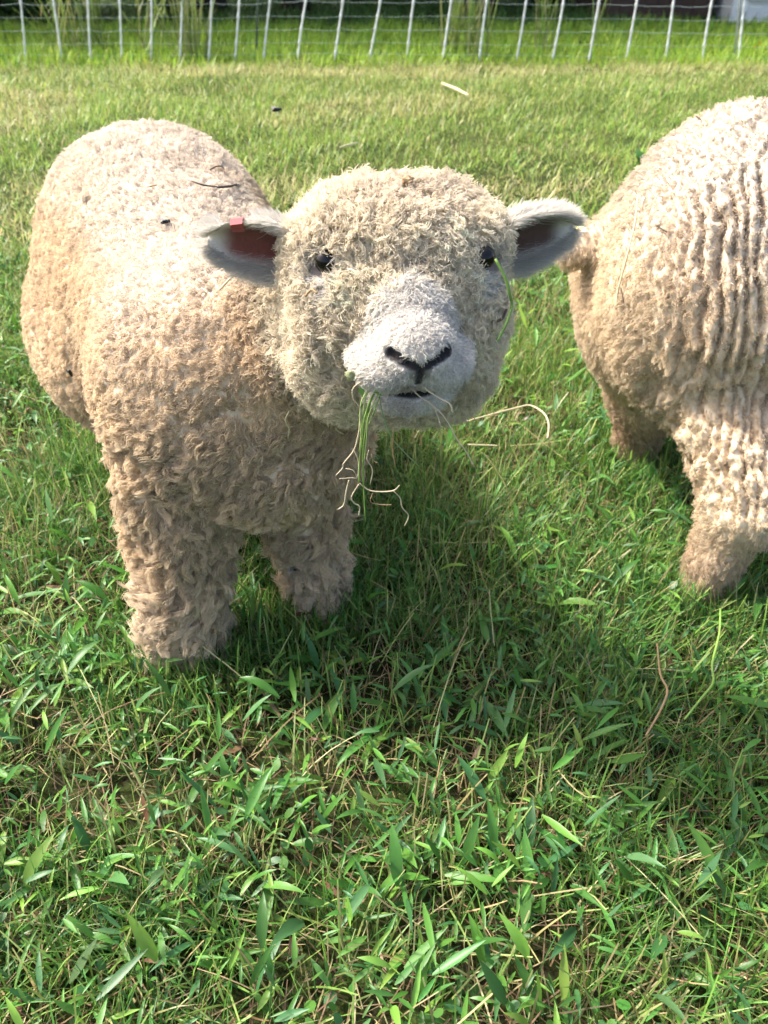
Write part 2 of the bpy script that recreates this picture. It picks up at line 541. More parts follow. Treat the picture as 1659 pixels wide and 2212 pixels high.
# ------------------------------------------------------------------ sheep: distance field, surface, fleece
def ell(P, c, r):
    q = (P - np.asarray(c, np.float32)) / np.asarray(r, np.float32)
    k0 = np.sqrt(np.einsum('...i,...i->...', q, q)) + 1e-6
    q2 = q / np.asarray(r, np.float32)
    k1 = np.sqrt(np.einsum('...i,...i->...', q2, q2)) + 1e-6
    return k0 * (k0 - 1) / k1

def cone(P, a, b, ra, rb):
    a = np.asarray(a, np.float32); b = np.asarray(b, np.float32)
    ab = b - a
    pa = P - a
    t = np.clip((pa @ ab) / (ab @ ab), 0, 1)
    pa = pa - t[..., None] * ab
    return np.sqrt(np.einsum('...i,...i->...', pa, pa)) - (ra + (rb - ra) * t)

def smin(a, b, k):
    h = np.clip(0.5 + 0.5 * (b - a) / k, 0, 1)
    return b + (a - b) * h - k * h * (1 - h)

def smax(a, b, k):
    return -smin(-a, -b, k)

class Head:
    """head frame: x to the picture's right, f towards the nose, u up; origin between the eyes"""
    def __init__(s, E, fwd, roll=0.0, k=1.0):
        s.k = k
        F = np.array(fwd, float); F /= np.linalg.norm(F)
        X = np.cross(F, [0, 0, 1.0]); X = -X / np.linalg.norm(X)
        X = -X if np.dot(np.cross(F, X), [0, 0, 1]) < 0 else X
        U = np.cross(F, X)
        c, sn = math.cos(roll), math.sin(roll)
        X, U = c * X + sn * U, c * U - sn * X
        s.E = np.array(E, float); s.B = np.stack([X, F, U], 1)
        s.B32 = s.B.astype(np.float32); s.E32 = s.E.astype(np.float32)
    def loc(s, P):
        return (P - s.E32) @ s.B32 / np.float32(s.k)
    def w(s, p):
        return s.E + s.B @ np.asarray(p, float) * s.k
    def wv(s, v):
        return s.B @ np.asarray(v, float)

EYE = (0.0725, 0.0205, 0.006)
NOSTRIL_A, NOSTRIL_B = (0.0235, 0.1095, -0.0380), (0.0075, 0.1195, -0.0440)
PHIL_A, PHIL_B = (0, 0.1205, -0.0470), (0, 0.1120, -0.0660)
MOUTH = [(-0.054, 0.066, -0.0660), (-0.031, 0.088, -0.0840), (0, 0.0985, -0.0860), (0.031, 0.088, -0.0840), (0.054, 0.066, -0.0660)]

def carve_sdf(L):
    ax = L.copy(); ax[..., 0] = np.abs(ax[..., 0])
    nos = np.minimum(cone(ax, NOSTRIL_A, NOSTRIL_B, 0.0036, 0.0022), cone(ax, NOSTRIL_B, PHIL_A, 0.0016, 0.0016))
    phil = cone(L, PHIL_A, PHIL_B, 0.0020, 0.0012)
    mo = np.minimum(cone(ax, MOUTH[4], MOUTH[3], 0.0026, 0.0030), cone(ax, MOUTH[3], MOUTH[2], 0.0030, 0.0030))
    return nos, phil, mo

def head_sdf(L, fine=True):
    ax = L.copy(); ax[..., 0] = np.abs(ax[..., 0])
    d = ell(L, (0, -0.045, -0.022), (0.097, 0.074, 0.068))
    d = smin(d, cone(L, (0, 0.0, -0.020), (0, 0.080, -0.046), 0.050, 0.033), 0.03)
    d = smin(d, ell(L, (0, -0.022, 0.012), (0.098, 0.054, 0.036)), 0.025)           # forehead wool
    d = smin(d, ell(ax, (0.052, -0.012, -0.074), (0.055, 0.064, 0.094)), 0.028)      # cheeks
    d = smin(d, ell(L, (0, -0.010, -0.126), (0.078, 0.060, 0.050)), 0.03)            # throat
    d = smin(d, ell(L, (0, 0.096, -0.046), (0.031, 0.024, 0.023)), 0.014)            # nose tip
    d = smin(d, ell(ax, (0.022, 0.077, -0.064), (0.032, 0.036, 0.021)), 0.009)       # upper lip
    ch = smin(cone(L, (0, 0.0, -0.084), (0, 0.060, -0.094), 0.034, 0.0200), ell(L, (0, 0.069, -0.0975), (0.039, 0.031, 0.0200)), 0.012)
    d = smin(d, ch, 0.008)                                                           # chin
    if fine:
        eye = np.sqrt(((ax - np.array([EYE[0] + 0.006, EYE[1] + 0.006, EYE[2]], np.float32)) ** 2).sum(-1)) - 0.0145
        d = smax(d, -eye, 0.008)
        nos, phil, mo = carve_sdf(L)
        d = smax(d, -nos, 0.003)
        d = smax(d, -phil, 0.003)
        d = smax(d, -mo, 0.003)
    return d

def surface_nets(Fg, org, h):
    s = Fg < 0
    nx, ny, nz = Fg.shape
    c = np.zeros((nx - 1, ny - 1, nz - 1), np.int8)
    for dx in (0, 1):
        for dy in (0, 1):
            for dz in (0, 1):
                c += s[dx:nx - 1 + dx, dy:ny - 1 + dy, dz:nz - 1 + dz]
    act = (c > 0) & (c < 8)
    idx = np.full(act.shape, -1, np.int64)
    I = np.argwhere(act)
    idx[act] = np.arange(len(I))
    acc = np.zeros((len(I), 3)); cnt = np.zeros(len(I))
    cor = [(a, b, d) for a in (0, 1) for b in (0, 1) for d in (0, 1)]
    for a in range(8):
        for b in range(a + 1, 8):
            A, B = np.array(cor[a]), np.array(cor[b])
            if np.abs(A - B).sum() != 1: continue
            fa = Fg[I[:, 0] + A[0], I[:, 1] + A[1], I[:, 2] + A[2]]
            fb = Fg[I[:, 0] + B[0], I[:, 1] + B[1], I[:, 2] + B[2]]
            m = (fa < 0) != (fb < 0)
            t = np.where(m, fa / np.where(m, fa - fb, 1), 0)
            acc += m[:, None] * (A + t[:, None] * (B - A)); cnt += m
    V = org + h * (I + acc / cnt[:, None])
    quads = []
    for ax in range(3):
        sl0 = [slice(None)] * 3; sl1 = [slice(None)] * 3
        sl0[ax] = slice(0, -1); sl1[ax] = slice(1, None)
        s0, s1 = s[tuple(sl0)], s[tuple(sl1)]
        E = np.argwhere(s0 != s1)
        u, v = (ax + 1) % 3, (ax + 2) % 3
        E = E[(E[:, u] > 0) & (E[:, v] > 0) & (E[:, u] < Fg.shape[u] - 1) & (E[:, v] < Fg.shape[v] - 1)]
        def cell(du, dv):
            k = E.copy(); k[:, u] += du; k[:, v] += dv
            return idx[k[:, 0], k[:, 1], k[:, 2]]
        q = np.stack([cell(-1, -1), cell(0, -1), cell(0, 0), cell(-1, 0)], 1)
        flip = ~s[E[:, 0], E[:, 1], E[:, 2]]
        q[flip] = q[flip][:, ::-1]
        quads.append(q)
    return V, np.concatenate(quads)

def grad(sdf, P, e=0.0015):
    g = np.stack([sdf(P + np.array(d, np.float32) * e) - sdf(P - np.array(d, np.float32) * e) for d in ((1, 0, 0), (0, 1, 0), (0, 0, 1))], 1)
    return unit(g)

class Flock: pass

def build_body(name, sdf, lo, hi, h, head, parent, disp, colfn, fine=True):
    lo = np.array(lo, float); hi = np.array(hi, float)
    n = np.ceil((hi - lo) / h).astype(int) + 1
    ax = [np.linspace(lo[i], lo[i] + h * (n[i] - 1), n[i]).astype(np.float32) for i in range(3)]
    # coarse pass every fourth sample, fine samples only close to the surface
    ic = [np.clip(((np.arange(n[i]) + 2) // 4) * 4, 0, n[i] - 1) for i in range(3)]
    uc = [np.unique(c) for c in ic]
    G = np.stack(np.meshgrid(*[ax[i][uc[i]] for i in range(3)], indexing='ij'), -1)
    Fc = sdf(G.reshape(-1, 3)).reshape(G.shape[:3])
    Fg = Fc[np.ix_(*[np.searchsorted(uc[i], ic[i]) for i in range(3)])].astype(np.float32)
    near = np.argwhere(np.abs(Fg) < h * 5.5)
    Pn = np.stack([ax[i][near[:, i]] for i in range(3)], 1)
    Fg[near[:, 0], near[:, 1], near[:, 2]] = sdf(Pn)
    V, Q = surface_nets(Fg, lo, h)
    me = bpy.data.meshes.new(name)
    me.from_pydata(V.tolist(), [], Q.tolist())
    if fine:
        bm = bmesh.new(); bm.from_mesh(me)
        bm.verts.ensure_lookup_table()
        for rad_f, cuts in ((0.035, 1), (0.05, 1)):
            co = np.array([v.co[:] for v in bm.verts], np.float32)
            L = head.loc(co)
            ax_ = np.abs(L[:, 0])
            sel = ((L[:, 1] > rad_f) & (ax_ < 0.07) & (L[:, 2] > -0.125) & (L[:, 1] < 0.2) & (L[:, 2] < 0.08))
            sel |= np.sqrt((ax_ - EYE[0]) ** 2 + (L[:, 1] - EYE[1]) ** 2 + L[:, 2] ** 2) < 0.03
            bm.verts.ensure_lookup_table()
            es = [e for e in bm.edges if sel[e.verts[0].index] and sel[e.verts[1].index]]
            bmesh.ops.subdivide_edges(bm, edges=es, cuts=cuts, use_grid_fill=True)
            bm.verts.index_update()
        bm.to_mesh(me); bm.free()
    nv = len(me.vertices)
    co = np.empty(nv * 3, np.float32); me.vertices.foreach_get('co', co); co = co.reshape(-1, 3)
    for it in range(4):
        g = grad(sdf, co)
        co = co - (sdf(co) * 0.9)[:, None] * g
    g = grad(sdf, co)
    co2 = co + g * disp(co, g)[:, None]
    me.vertices.foreach_set('co', co2.astype(np.float32).ravel())
    a = me.color_attributes.new('col', 'FLOAT_COLOR', 'POINT')
    c4 = np.ones((nv, 4), np.float32); c4[:, :3] = colfn(co, g)
    a.data.foreach_set('color', c4.ravel())
    me.polygons.foreach_set('use_smooth', np.ones(len(me.polygons), bool))
    me.update()
    me.materials.append(M_SKIN)
    o = bpy.data.objects.new(name, me)
    link(o, parent)
    return o

def sample_surface(o, n, weight=None):
    me = o.data
    me.calc_loop_triangles()
    nt = len(me.loop_triangles)
    t = np.empty(nt * 3, np.int32); me.loop_triangles.foreach_get('vertices', t); t = t.reshape(-1, 3)
    co = np.empty(len(me.vertices) * 3, np.float32); me.vertices.foreach_get('co', co); co = co.reshape(-1, 3)
    A, B, C = co[t[:, 0]], co[t[:, 1]], co[t[:, 2]]
    cr = np.cross(B - A, C - A)
    area = np.linalg.norm(cr, axis=1) * 0.5
    w = area.copy()
    if weight is not None:
        w = w * weight((A + B + C) / 3, unit(cr))
    i = RNG.choice(nt, n, p=w / w.sum())
    r1, r2 = np.sqrt(RNG.random(n))[:, None], RNG.random(n)[:, None]
    P = A[i] * (1 - r1) + B[i] * r1 * (1 - r2) + C[i] * r1 * r2
    return P.astype(np.float64), w.sum(), area.sum()

def hair_object(name, P, R, col, mat, parent):
    """P (n,k,3) strand points, R (n,k) radii, col (n,3)"""
    n, k, _ = P.shape
    cu = bpy.data.hair_curves.new(name)
    cu.add_curves([k] * n)
    cu.attributes['position'].data.foreach_set('vector', np.ascontiguousarray(P, np.float32).ravel()) if 'position' in cu.attributes else cu.points.foreach_set('position', np.ascontiguousarray(P, np.float32).ravel())
    ra = cu.attributes.get('radius') or cu.attributes.new('radius', 'FLOAT', 'POINT')
    ra.data.foreach_set('value', np.ascontiguousarray(R, np.float32).ravel())
    ca = cu.attributes.new('col', 'FLOAT_COLOR', 'CURVE')
    c4 = np.ones((n, 4), np.float32); c4[:, :3] = np.clip(col, 0.004, 0.95)
    ca.data.foreach_set('color', c4.ravel())
    cu.materials.append(mat)
    o = bpy.data.objects.new(name, cu)
    link(o, parent)
    return o

def fleece(name, body, sdf, parent, n_strand, n_lock, weight, props, colfn, K=5, mat=None, r0=0.00040, r1=0.00020, lock_weight=None):
    """locks of crimped wool. props(P, N) -> dict of per-lock arrays: length, comb (n,3), stand, curl, clump"""
    C, _, _ = sample_surface(body, n_lock, lock_weight or weight)
    Nc = grad(sdf, C.astype(np.float32), 0.004).astype(np.float64)
    pr = props(C, Nc)
    e = RNG.normal(0, 1, (n_lock, 3))
    D = unit(Nc * pr['stand'][:, None] + pr['comb'] * (1 - pr['stand'])[:, None] + e * 0.22)
    E1 = unit(np.cross(D, e)); E2 = np.cross(D, E1)
    ph = RNG.random(n_lock) * 6.28
    Lc = pr['length'] * RNG.uniform(0.75, 1.25, n_lock)
    S, _, _ = sample_surface(body, n_strand, weight)
    Ns = grad(sdf, S.astype(np.float32), 0.004).astype(np.float64)
    kd = kdtree.KDTree(n_lock)
    for i, c in enumerate(C): kd.insert(c, i)
    kd.balance()
    J = np.fromiter((kd.find(p)[1] for p in S), np.int64, n_strand)
    L = Lc[J] * RNG.uniform(0.7, 1.12, n_strand)
    t = np.linspace(0, 1, K)
    P = np.empty((n_strand, K, 3)); 
    jit = RNG.normal(0, 1, (n_strand, 3)) * 0.0012
    for k, tk in enumerate(t):
        own = S + (Ns * (1 - tk) + D[J] * tk) * (L * tk)[:, None]
        tgt = C[J] + (Nc[J] * (1 - tk) + D[J] * tk) * (L * tk)[:, None]
        cl = (pr['clump'][J] * tk ** 1.1)[:, None]
        p = own * (1 - cl) + tgt * cl
        a = ph[J] + tk * pr['turns'][J] * 6.28
        p = p + ((np.cos(a) - np.cos(ph[J]))[:, None] * E1[J] + (np.sin(a) - np.sin(ph[J]))[:, None] * E2[J]) * (pr['curl'][J] * tk ** 0.5)[:, None]
        P[:, k] = p + jit * tk
    P[:, 0] -= Ns * 0.0015
    R = (r0 + (r1 - r0) * t)[None] * RNG.uniform(0.8, 1.2, (n_strand, 1)) * pr.get('thick', np.ones(n_lock))[J][:, None]
    lockc = 1 + RNG.normal(0, 0.10, (n_lock, 1))
    col = colfn(S, Ns) * lockc[J] * (1 + RNG.normal(0, 0.05, (n_strand, 1)))
    return hair_object(name, P, R, col, mat or M_WOOL, parent)

# muzzle area that carries no wool: 1 on the bare face
def bare_mask(L):
    x = np.abs(L[:, 0])
    b = sstep(-0.010, 0.010, L[:, 1] - (0.058 + 0.26 * x))
    b *= sstep(-0.122, -0.112, L[:, 2])
    return b

def eye_mask(L, r0=0.0125, r1=0.0175):
    x = np.abs(L[:, 0])
    d = np.sqrt((x - EYE[0]) ** 2 + (L[:, 1] - EYE[1]) ** 2 + (L[:, 2] * 1.1) ** 2)
    d2 = np.sqrt((x - EYE[0] + 0.004) ** 2 + (L[:, 1] - EYE[1] - 0.010) ** 2 + ((L[:, 2] + 0.020) * 0.7) ** 2) + 0.006
    return 1 - sstep(r0, r1, np.minimum(d, d2))

def make_ear(head, parent, side, tagged):
    """cupped leaf-shaped ear; side -1 is on the picture's left"""
    ns, ntt = 22, 17
    base = head.w((side * 0.084, -0.020, -0.005 if side < 0 else -0.004))
    tip_dir = unit(head.wv((side * 0.975, -0.12, 0.10 if side < 0 else 0.16)))
    face = head.wv((side * 0.16, 0.94, -0.20)); face = unit(face - tip_dir * (face @ tip_dir))   # way the cup opens
    up = np.cross(tip_dir, face) if side < 0 else np.cross(face, tip_dir)
    if up[2] < 0: up = -up
    Ln, Wd = 0.088, 0.034
    def pt(s, t, off):
        w = Wd * (1 - 0.12 * (1 - s)) * (max(0.0, 1 - s ** 2.6) ** 0.62) * (0.62 + 0.38 * min(1, s * 3.2))
        cup = 0.019 * (1 - t * t) * (1 - 0.55 * s)
        roll = 0.006 * t * t * (1 - s)
        return base + tip_dir * (Ln * s) + up * (w * t - 0.004 * s) + face * (-cup + roll + off - 0.008 * s * s)
    V, cols, Q = [], [], []
    th = 0.0028
    for layer in (0, 1):
        for i in range(ns):
            for j in range(ntt):
                s, t = i / (ns - 1) * 0.995, j / (ntt - 1) * 2 - 1
                edge = math.sqrt(max(0, 1 - t * t)) if True else 1
                V.append(pt(s, t, (th * edge) if layer == 0 else (-th * edge - 0.0003)))
                if layer == 0:
                    inn = (1 - sstep(0.40, 0.95, abs(t))) * (1 - sstep(0.72, 0.97, s))
                    pink = np.array([0.19, 0.065, 0.052]) if side < 0 else np.array([0.12, 0.072, 0.062])
                    cols.append(pink * inn + np.array([0.76, 0.72, 0.65]) * (1 - inn))
                else:
                    cols.append(np.array([0.74, 0.70, 0.63]))
    N = ns * ntt
    for i in range(ns - 1):
        for j in range(ntt - 1):
            a = i * ntt + j
            q = (a, a + ntt, a + ntt + 1, a + 1)
            Q.append(q); Q.append(tuple(k + N for k in q[::-1]))
    for i in range(ns - 1):
        for j in (0, ntt - 1):
            a = i * ntt + j
            Q.append((a, a + N, a + ntt + N, a + ntt) if j == 0 else (a, a + ntt, a + ntt + N, a + N))
    for j in range(ntt - 1):
        for i in (0, ns - 1):
            a = i * ntt + j
            Q.append((a, a + 1, a + 1 + N, a + N) if i == 0 else (a, a + N, a + 1 + N, a + 1))
    V = np.array(V)
    # face outwards consistently is not needed for closed thin shell, recalc anyway
    me_o = np_mesh('ear', V, np.array(Q), M_SKIN, np.array(cols), parent=parent)
    bm = bmesh.new(); bm.from_mesh(me_o.data); bmesh.ops.recalc_face_normals(bm, faces=bm.faces); bm.to_mesh(me_o.data); bm.free()
    # short fur: outside all over, inside only towards the rim
    n = 10000
    s = RNG.random(n) ** 0.85 * 0.99; t = RNG.random(n) * 2 - 1
    inside = RNG.random(n) < 0.48
    ti = np.sign(t) * (1 - np.abs(RNG.normal(0, 0.20, n)).clip(0, 0.85))
    t = np.where(inside, ti, t)
    p = np.stack([pt(s[k], t[k], 0.002 if inside[k] else -0.002) for k in range(n)])
    if tagged:
        kp = ~((s > 0.50) & (s < 0.84) & (t > 0.05))
        p, s, t, inside = p[kp], s[kp], t[kp], inside[kp]; n = len(p)
    ins = inside[:, None]
    out = face * np.where(ins, 0.35, -0.55) + up * t[:, None] * np.where(ins, 0.25, 0.9) + tip_dir * 0.75 + RNG.normal(0, 0.25, (n, 3))
    out = unit(out)
    l = (RNG.uniform(0.005, 0.012, n) * np.where(s < 0.3, 1.3, 1))[:, None]
    u4 = np.linspace(0, 1, 4)
    Pn = np.stack([p + out * l * u_ + tip_dir * l * 0.3 * u_ * u_ for u_ in u4], 1)
    R = np.tile(0.00040 * (1 - 0.7 * u4), (n, 1)) * np.where(ins, 0.55, 1.0)
    C = np.array([0.82, 0.78, 0.71]) * RNG.uniform(0.85, 1.1, (n, 1)) * np.where(ins, 0.55 + 0.45 * np.abs(t)[:, None] ** 3, 1.0)
    hair_object('ear_fur', Pn, R, C, M_WOOL, me_o)
    if tagged:
        mb = MB()
        s0, s1 = 0.63, 0.75
        prof = []
        for tt in np.linspace(0.42, 1.0, 7): prof.append((tt, 0.0038))
        prof.append((1.10, 0.0))
        for tt in np.linspace(1.0, 0.42, 6): prof.append((tt, -0.0042))
        vs = []
        for s in (s0, s1):
            for off in (0, 1):
                for tt, o in prof:
                    base_o = o + (0.0012 if o >= 0 else -0.0012) * off
                    vs.append(pt(s, min(tt, 1.0), base_o) + up * ((tt - 1.0) * 0.02 + off * 0.0012 if tt > 1 else 0))
        m = len(prof)
        fs = []
        for k in range(m - 1):
            fs += [(m + k, m + k + 1, 3 * m + k + 1, 3 * m + k), (k, 2 * m + k, 2 * m + k + 1, k + 1),
                   (k, k + 1, m + k + 1, m + k), (2 * m + k, 3 * m + k, 3 * m + k + 1, 2 * m + k + 1)]
        fs += [(0, m, 3 * m, 2 * m), (m - 1, 3 * m - 1, 4 * m - 1, 2 * m - 1)]
        mb.add(vs, fs)
        # flat stud of the tag lying inside the ear
        a = pt(0.60, 0.30, 0.004); b = pt(0.30, 0.05, 0.004); c_ = pt(0.62, -0.25, 0.004)
        tg = mb.build('ear_tag', M_TAG, parent)
        tg["label"] = 'salmon pink plastic ear tag'
    return me_o

M_TAG = mat_plain('tag_plastic', (0.42, 0.10, 0.105), 0.6, 0.05, 60, 0.5)
M_EYE = mat_plain('eye_dark', (0.006, 0.005, 0.005), 0.05, 0.2, 60, 0.35)
M_LID = mat_plain('eyelid_skin', (0.10, 0.065, 0.055), 0.5, 0.15, 200, 0.4)
M_HOOF = mat_plain('hoof_horn', (0.07, 0.05, 0.035), 0.5, 0.3, 80, 0.3, 0.3)

def make_eyes(head, parent):
    for side in (-1, 1):
        c = head.w((side * (EYE[0] - 0.0030), EYE[1] + 0.003, EYE[2]))
        bm = bmesh.new()
        bmesh.ops.create_uvsphere(bm, u_segments=24, v_segments=16, radius=0.0102)
        me = bpy.data.meshes.new('eye'); bm.to_mesh(me); bm.free()
        for p in me.polygons: p.use_smooth = True
        me.materials.append(M_EYE)
        o = bpy.data.objects.new('eye', me); o.location = c
        link(o, parent)
        look = unit(head.wv((side * 0.62, 0.76, 0.05)))
        upv = head.wv((0, 0, 1)); upv = unit(upv - look * (upv @ look)); sd = np.cross(upv, look)
        for sgn in (1, -1):
            mb = MB()
            pts, rad = [], []
            for a in np.linspace(0, math.pi, 11):
                q = c + 0.0103 * (sd * math.cos(a) * 0.80 + upv * sgn * math.sin(a) * 0.62)
                dq = q - c; q = q + look * math.sqrt(max(1e-8, 0.0107 ** 2 - min(0.0106 ** 2, (dq ** 2).sum())))
                pts.append(q); rad.append(0.0009 + 0.0011 * math.sin(a))
            mb.tube(pts, rad, 6)
            mb.build('eyelid', M_LID, o, smooth=True)

def make_hooves(feet, heads, parent):
    for (x, y), hd in zip(feet, heads):
        mb = MB()
        f = np.array([hd[0], hd[1]]) / math.hypot(*hd[:2]); r = np.array([f[1], -f[0]])
        for s in (-1, 1):
            ring0 = [(0.036, 0.004), (0.030, 0.016), (0.0, 0.021), (-0.024, 0.018), (-0.028, 0.003)]
            vs = []
            for z, sc, sh in ((0.0, 1.0, 0.012), (0.022, 0.82, 0.004), (0.035, 0.70, 0.0)):
                for a, b in ring0:
                    p = np.array([x, y]) + f * (a * sc + sh) + r * s * (b * sc + 0.0012)
                    vs.append((p[0], p[1], z))
            fs = []
            for k in range(2):
                for i in range(5):
                    j = (i + 1) % 5
                    fs.append((k * 5 + i, k * 5 + j, k * 5 + 5 + j, k * 5 + 5 + i))
            fs += [(4, 3, 2, 1, 0), (10, 11, 12, 13, 14)]
            mb.add(vs, fs)
        mb.build('hoof', M_HOOF, parent)

# ------------------------------------------------------------------ first sheep, looking at the camera
A1 = np.array([0.40, -0.9165, 0.0]); L1 = np.array([0.9165, 0.40, 0.0])
S1 = np.array([-0.205, 0.785, 0.0])
HEAD1 = Head(at(868, 552, 0.632), (0.13, -0.985, -0.05), roll=math.radians(-1.5), k=0.94)
FR = gnd(402, 1428)[:2] + np.array([0.0, 0.015])   # its right fore foot
FL = gnd(690, 1306)[:2]                             # its left fore foot
HR = (S1 - A1 * 0.45 - L1 * 0.085)[:2]
HL = (S1 - A1 * 0.41 + L1 * 0.11)[:2]
FEET1 = [FR, FL, HR, HL]

def z3(p, z): return np.array([p[0], p[1], z])

def sheep1_sdf(P):
    d = cone(P, S1 + L1 * 0.022 + z3((0, 0), 0.368), S1 - A1 * 0.40 + L1 * 0.024 + z3((0, 0), 0.398), 0.138, 0.176)
    d = smin(d, ell(P, S1 - A1 * 0.48 + L1 * 0.024 + z3((0, 0), 0.385), (0.165, 0.17, 0.180)), 0.06)
    d = smin(d, ell(P, S1 - A1 * 0.36 - L1 * 0.014 + z3((0, 0), 0.296), (0.182, 0.20, 0.155)), 0.05)
    d = smin(d, cone(P, S1 - A1 * 0.02 + L1 * 0.012 + z3((0, 0), 0.335), S1 + A1 * 0.050 + L1 * 0.058 + z3((0, 0), 0.330), 0.120, 0.110), 0.05)
    hb = HEAD1.w((0, -0.06, -0.07))
    d = smin(d, cone(P, S1 + A1 * 0.0 + z3((0, 0), 0.40), hb, 0.125, 0.075), 0.04)
    # legs
    d = smin(d, cone(P, S1 + A1 * 0.03 - L1 * 0.058 + z3((0, 0), 0.28), z3(FR, 0.05), 0.074, 0.041), 0.03)
    d = smin(d, cone(P, z3(FR, 0.08), z3(FR, 0.025), 0.044, 0.042), 0.02)
    d = smin(d, cone(P, S1 + A1 * 0.02 + L1 * 0.085 + z3((0, 0), 0.28), z3(FL, 0.05), 0.066, 0.034), 0.03)
    d = smin(d, cone(P, z3(FL, 0.08), z3(FL, 0.025), 0.037, 0.036), 0.02)
    for f, s in ((HR, -1), (HL, 1)):
        hip = S1 - A1 * 0.43 + L1 * (s * 0.095)
        d = smin(d, cone(P, z3(hip, 0.30), z3(f - A1[:2] * 0.0, 0.165), 0.105, 0.068), 0.05)
        d = smin(d, cone(P, z3(f, 0.165), z3(f - A1[:2] * 0.015, 0.03), 0.055, 0.042), 0.03)
    tl = S1 - A1 * 0.66
    d = smin(d, cone(P, tl + z3((0, 0), 0.40), tl - A1 * 0.035 + z3((0, 0), 0.33), 0.035, 0.028), 0.03)
    d = smin(d, head_sdf(HEAD1.loc(P)) * 0.94, 0.012)
    return d

def body_coords(P, S, A, L):
    q = P - S
    return q @ A, q @ L, P[:, 2]

def wool_col1(P, N):
    P = np.asarray(P, float)
    a, l, z = body_coords(P, S1, A1, L1)
    n1 = fbm(P, 9, 21, 3)[:, None]; n2 = fbm(P, 34, 23, 2)[:, None]
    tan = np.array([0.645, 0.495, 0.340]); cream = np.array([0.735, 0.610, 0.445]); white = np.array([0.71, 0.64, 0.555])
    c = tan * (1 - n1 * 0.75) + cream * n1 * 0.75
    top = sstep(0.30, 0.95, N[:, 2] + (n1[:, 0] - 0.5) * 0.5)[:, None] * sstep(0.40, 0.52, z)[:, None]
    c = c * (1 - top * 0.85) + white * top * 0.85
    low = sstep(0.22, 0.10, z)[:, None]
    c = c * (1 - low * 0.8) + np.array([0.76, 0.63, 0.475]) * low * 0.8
    # chest: paler, more golden locks
    ch = (sstep(-0.10, 0.05, a) * sstep(0.16, 0.24, z) * sstep(0.47, 0.40, z))[:, None]
    c = c * (1 - ch * 0.7) + np.array([0.72, 0.585, 0.415]) * ch * 0.7
    Lh = HEAD1.loc(P.astype(np.float32))
    hd = sstep(0.150, 0.125, np.sqrt((Lh[:, 0]) ** 2 + (Lh[:, 1] + 0.04) ** 2 + ((Lh[:, 2] + 0.05) * 0.85) ** 2))[:, None]
    hc = np.array([0.85, 0.755, 0.595]) * (0.86 + 0.26 * n1)
    crown = (sstep(0.03, 0.055, Lh[:, 2] + (n1[:, 0] - 0.5) * 0.05))[:, None] * 0.45
    hc = hc * (1 - crown) + np.array([0.58, 0.49, 0.40]) * crown
    c = c * (1 - hd) + hc * hd
    return c * (0.84 + 0.32 * n2)

def skin_col1(P, N):
    c = wool_col1(P, N) * 0.92
    L = HEAD1.loc(P.astype(np.float32))
    b = bare_mask(L)[:, None]
    mz = np.array([0.68, 0.64, 0.59]) * (0.9 + 0.2 * fbm(P, 90, 8, 2)[:, None])
    c = c * (1 - b) + mz * b
    nos, phil, mo = carve_sdf(L)
    dark = 1 - sstep(0.0005, 0.0036, np.minimum(np.minimum(nos - 0.0008, phil - 0.0005), mo))
    # grey, sparsely haired nose pad between the nostrils and stained lip below
    pad = (1 - sstep(0.005, 0.016, np.abs(L[:, 0]))) * sstep(0.095, 0.108, L[:, 1]) * sstep(-0.066, -0.056, L[:, 2]) * (1 - sstep(-0.048, -0.041, L[:, 2]))
    c = c * (1 - 0.75 * pad[:, None]) + np.array([0.07, 0.058, 0.055]) * 0.75 * pad[:, None]
    c = c * (1 - dark[:, None]) + np.array([0.030, 0.026, 0.027]) * dark[:, None]
    e = eye_mask(L, 0.010, 0.018)[:, None]
    c = c * (1 - e) + np.array([0.42, 0.34, 0.30]) * e
    return c

def disp1(P, N):
    L = HEAD1.loc(P.astype(np.float32))
    b = np.maximum(bare_mask(L), eye_mask(L, 0.014, 0.026))
    f1, f21 = worley(P, 42, 3)
    hd = sstep(0.165, 0.14, np.sqrt((L[:, 0]) ** 2 + (L[:, 1] + 0.03) ** 2 + ((L[:, 2] + 0.05) * 0.85) ** 2))
    g1, g21 = worley(P * np.array([1, 1, 0.8]), 15, 7)
    a, l, z = body_coords(P, S1, A1, L1)
    part = (1 - sstep(0.0, 0.14, g21)) * (0.25 + 0.75 * sstep(-0.16, 0.04, a) * sstep(0.46, 0.36, z)) * (1 - 0.6 * hd)
    return (-0.007 * part + (fbm(P, 14, 31, 2) - 0.5) * 0.010 + (0.5 - f1) * 0.004 + hd * (fbm(P, 27, 33, 2) - 0.5) * 0.014) * (1 - b)

def weight1(P, N):
    L = HEAD1.loc(P.astype(np.float32))
    w = (1 - bare_mask(L)) * (1 - eye_mask(L))
    view = ((np.array([0, 0, CAM_H]) - P) * N).sum(1) / np.linalg.norm(np.array([0, 0, CAM_H]) - P, axis=1)
    w *= 0.35 + 0.65 * sstep(-0.5, -0.1, view)
    hd = sstep(0.19, 0.16, np.sqrt((L[:, 0]) ** 2 + (L[:, 1] + 0.04) ** 2 + (L[:, 2] + 0.05) ** 2))
    w *= 1 + 0.9 * hd
    return w * (P[:, 2] > 0.02)

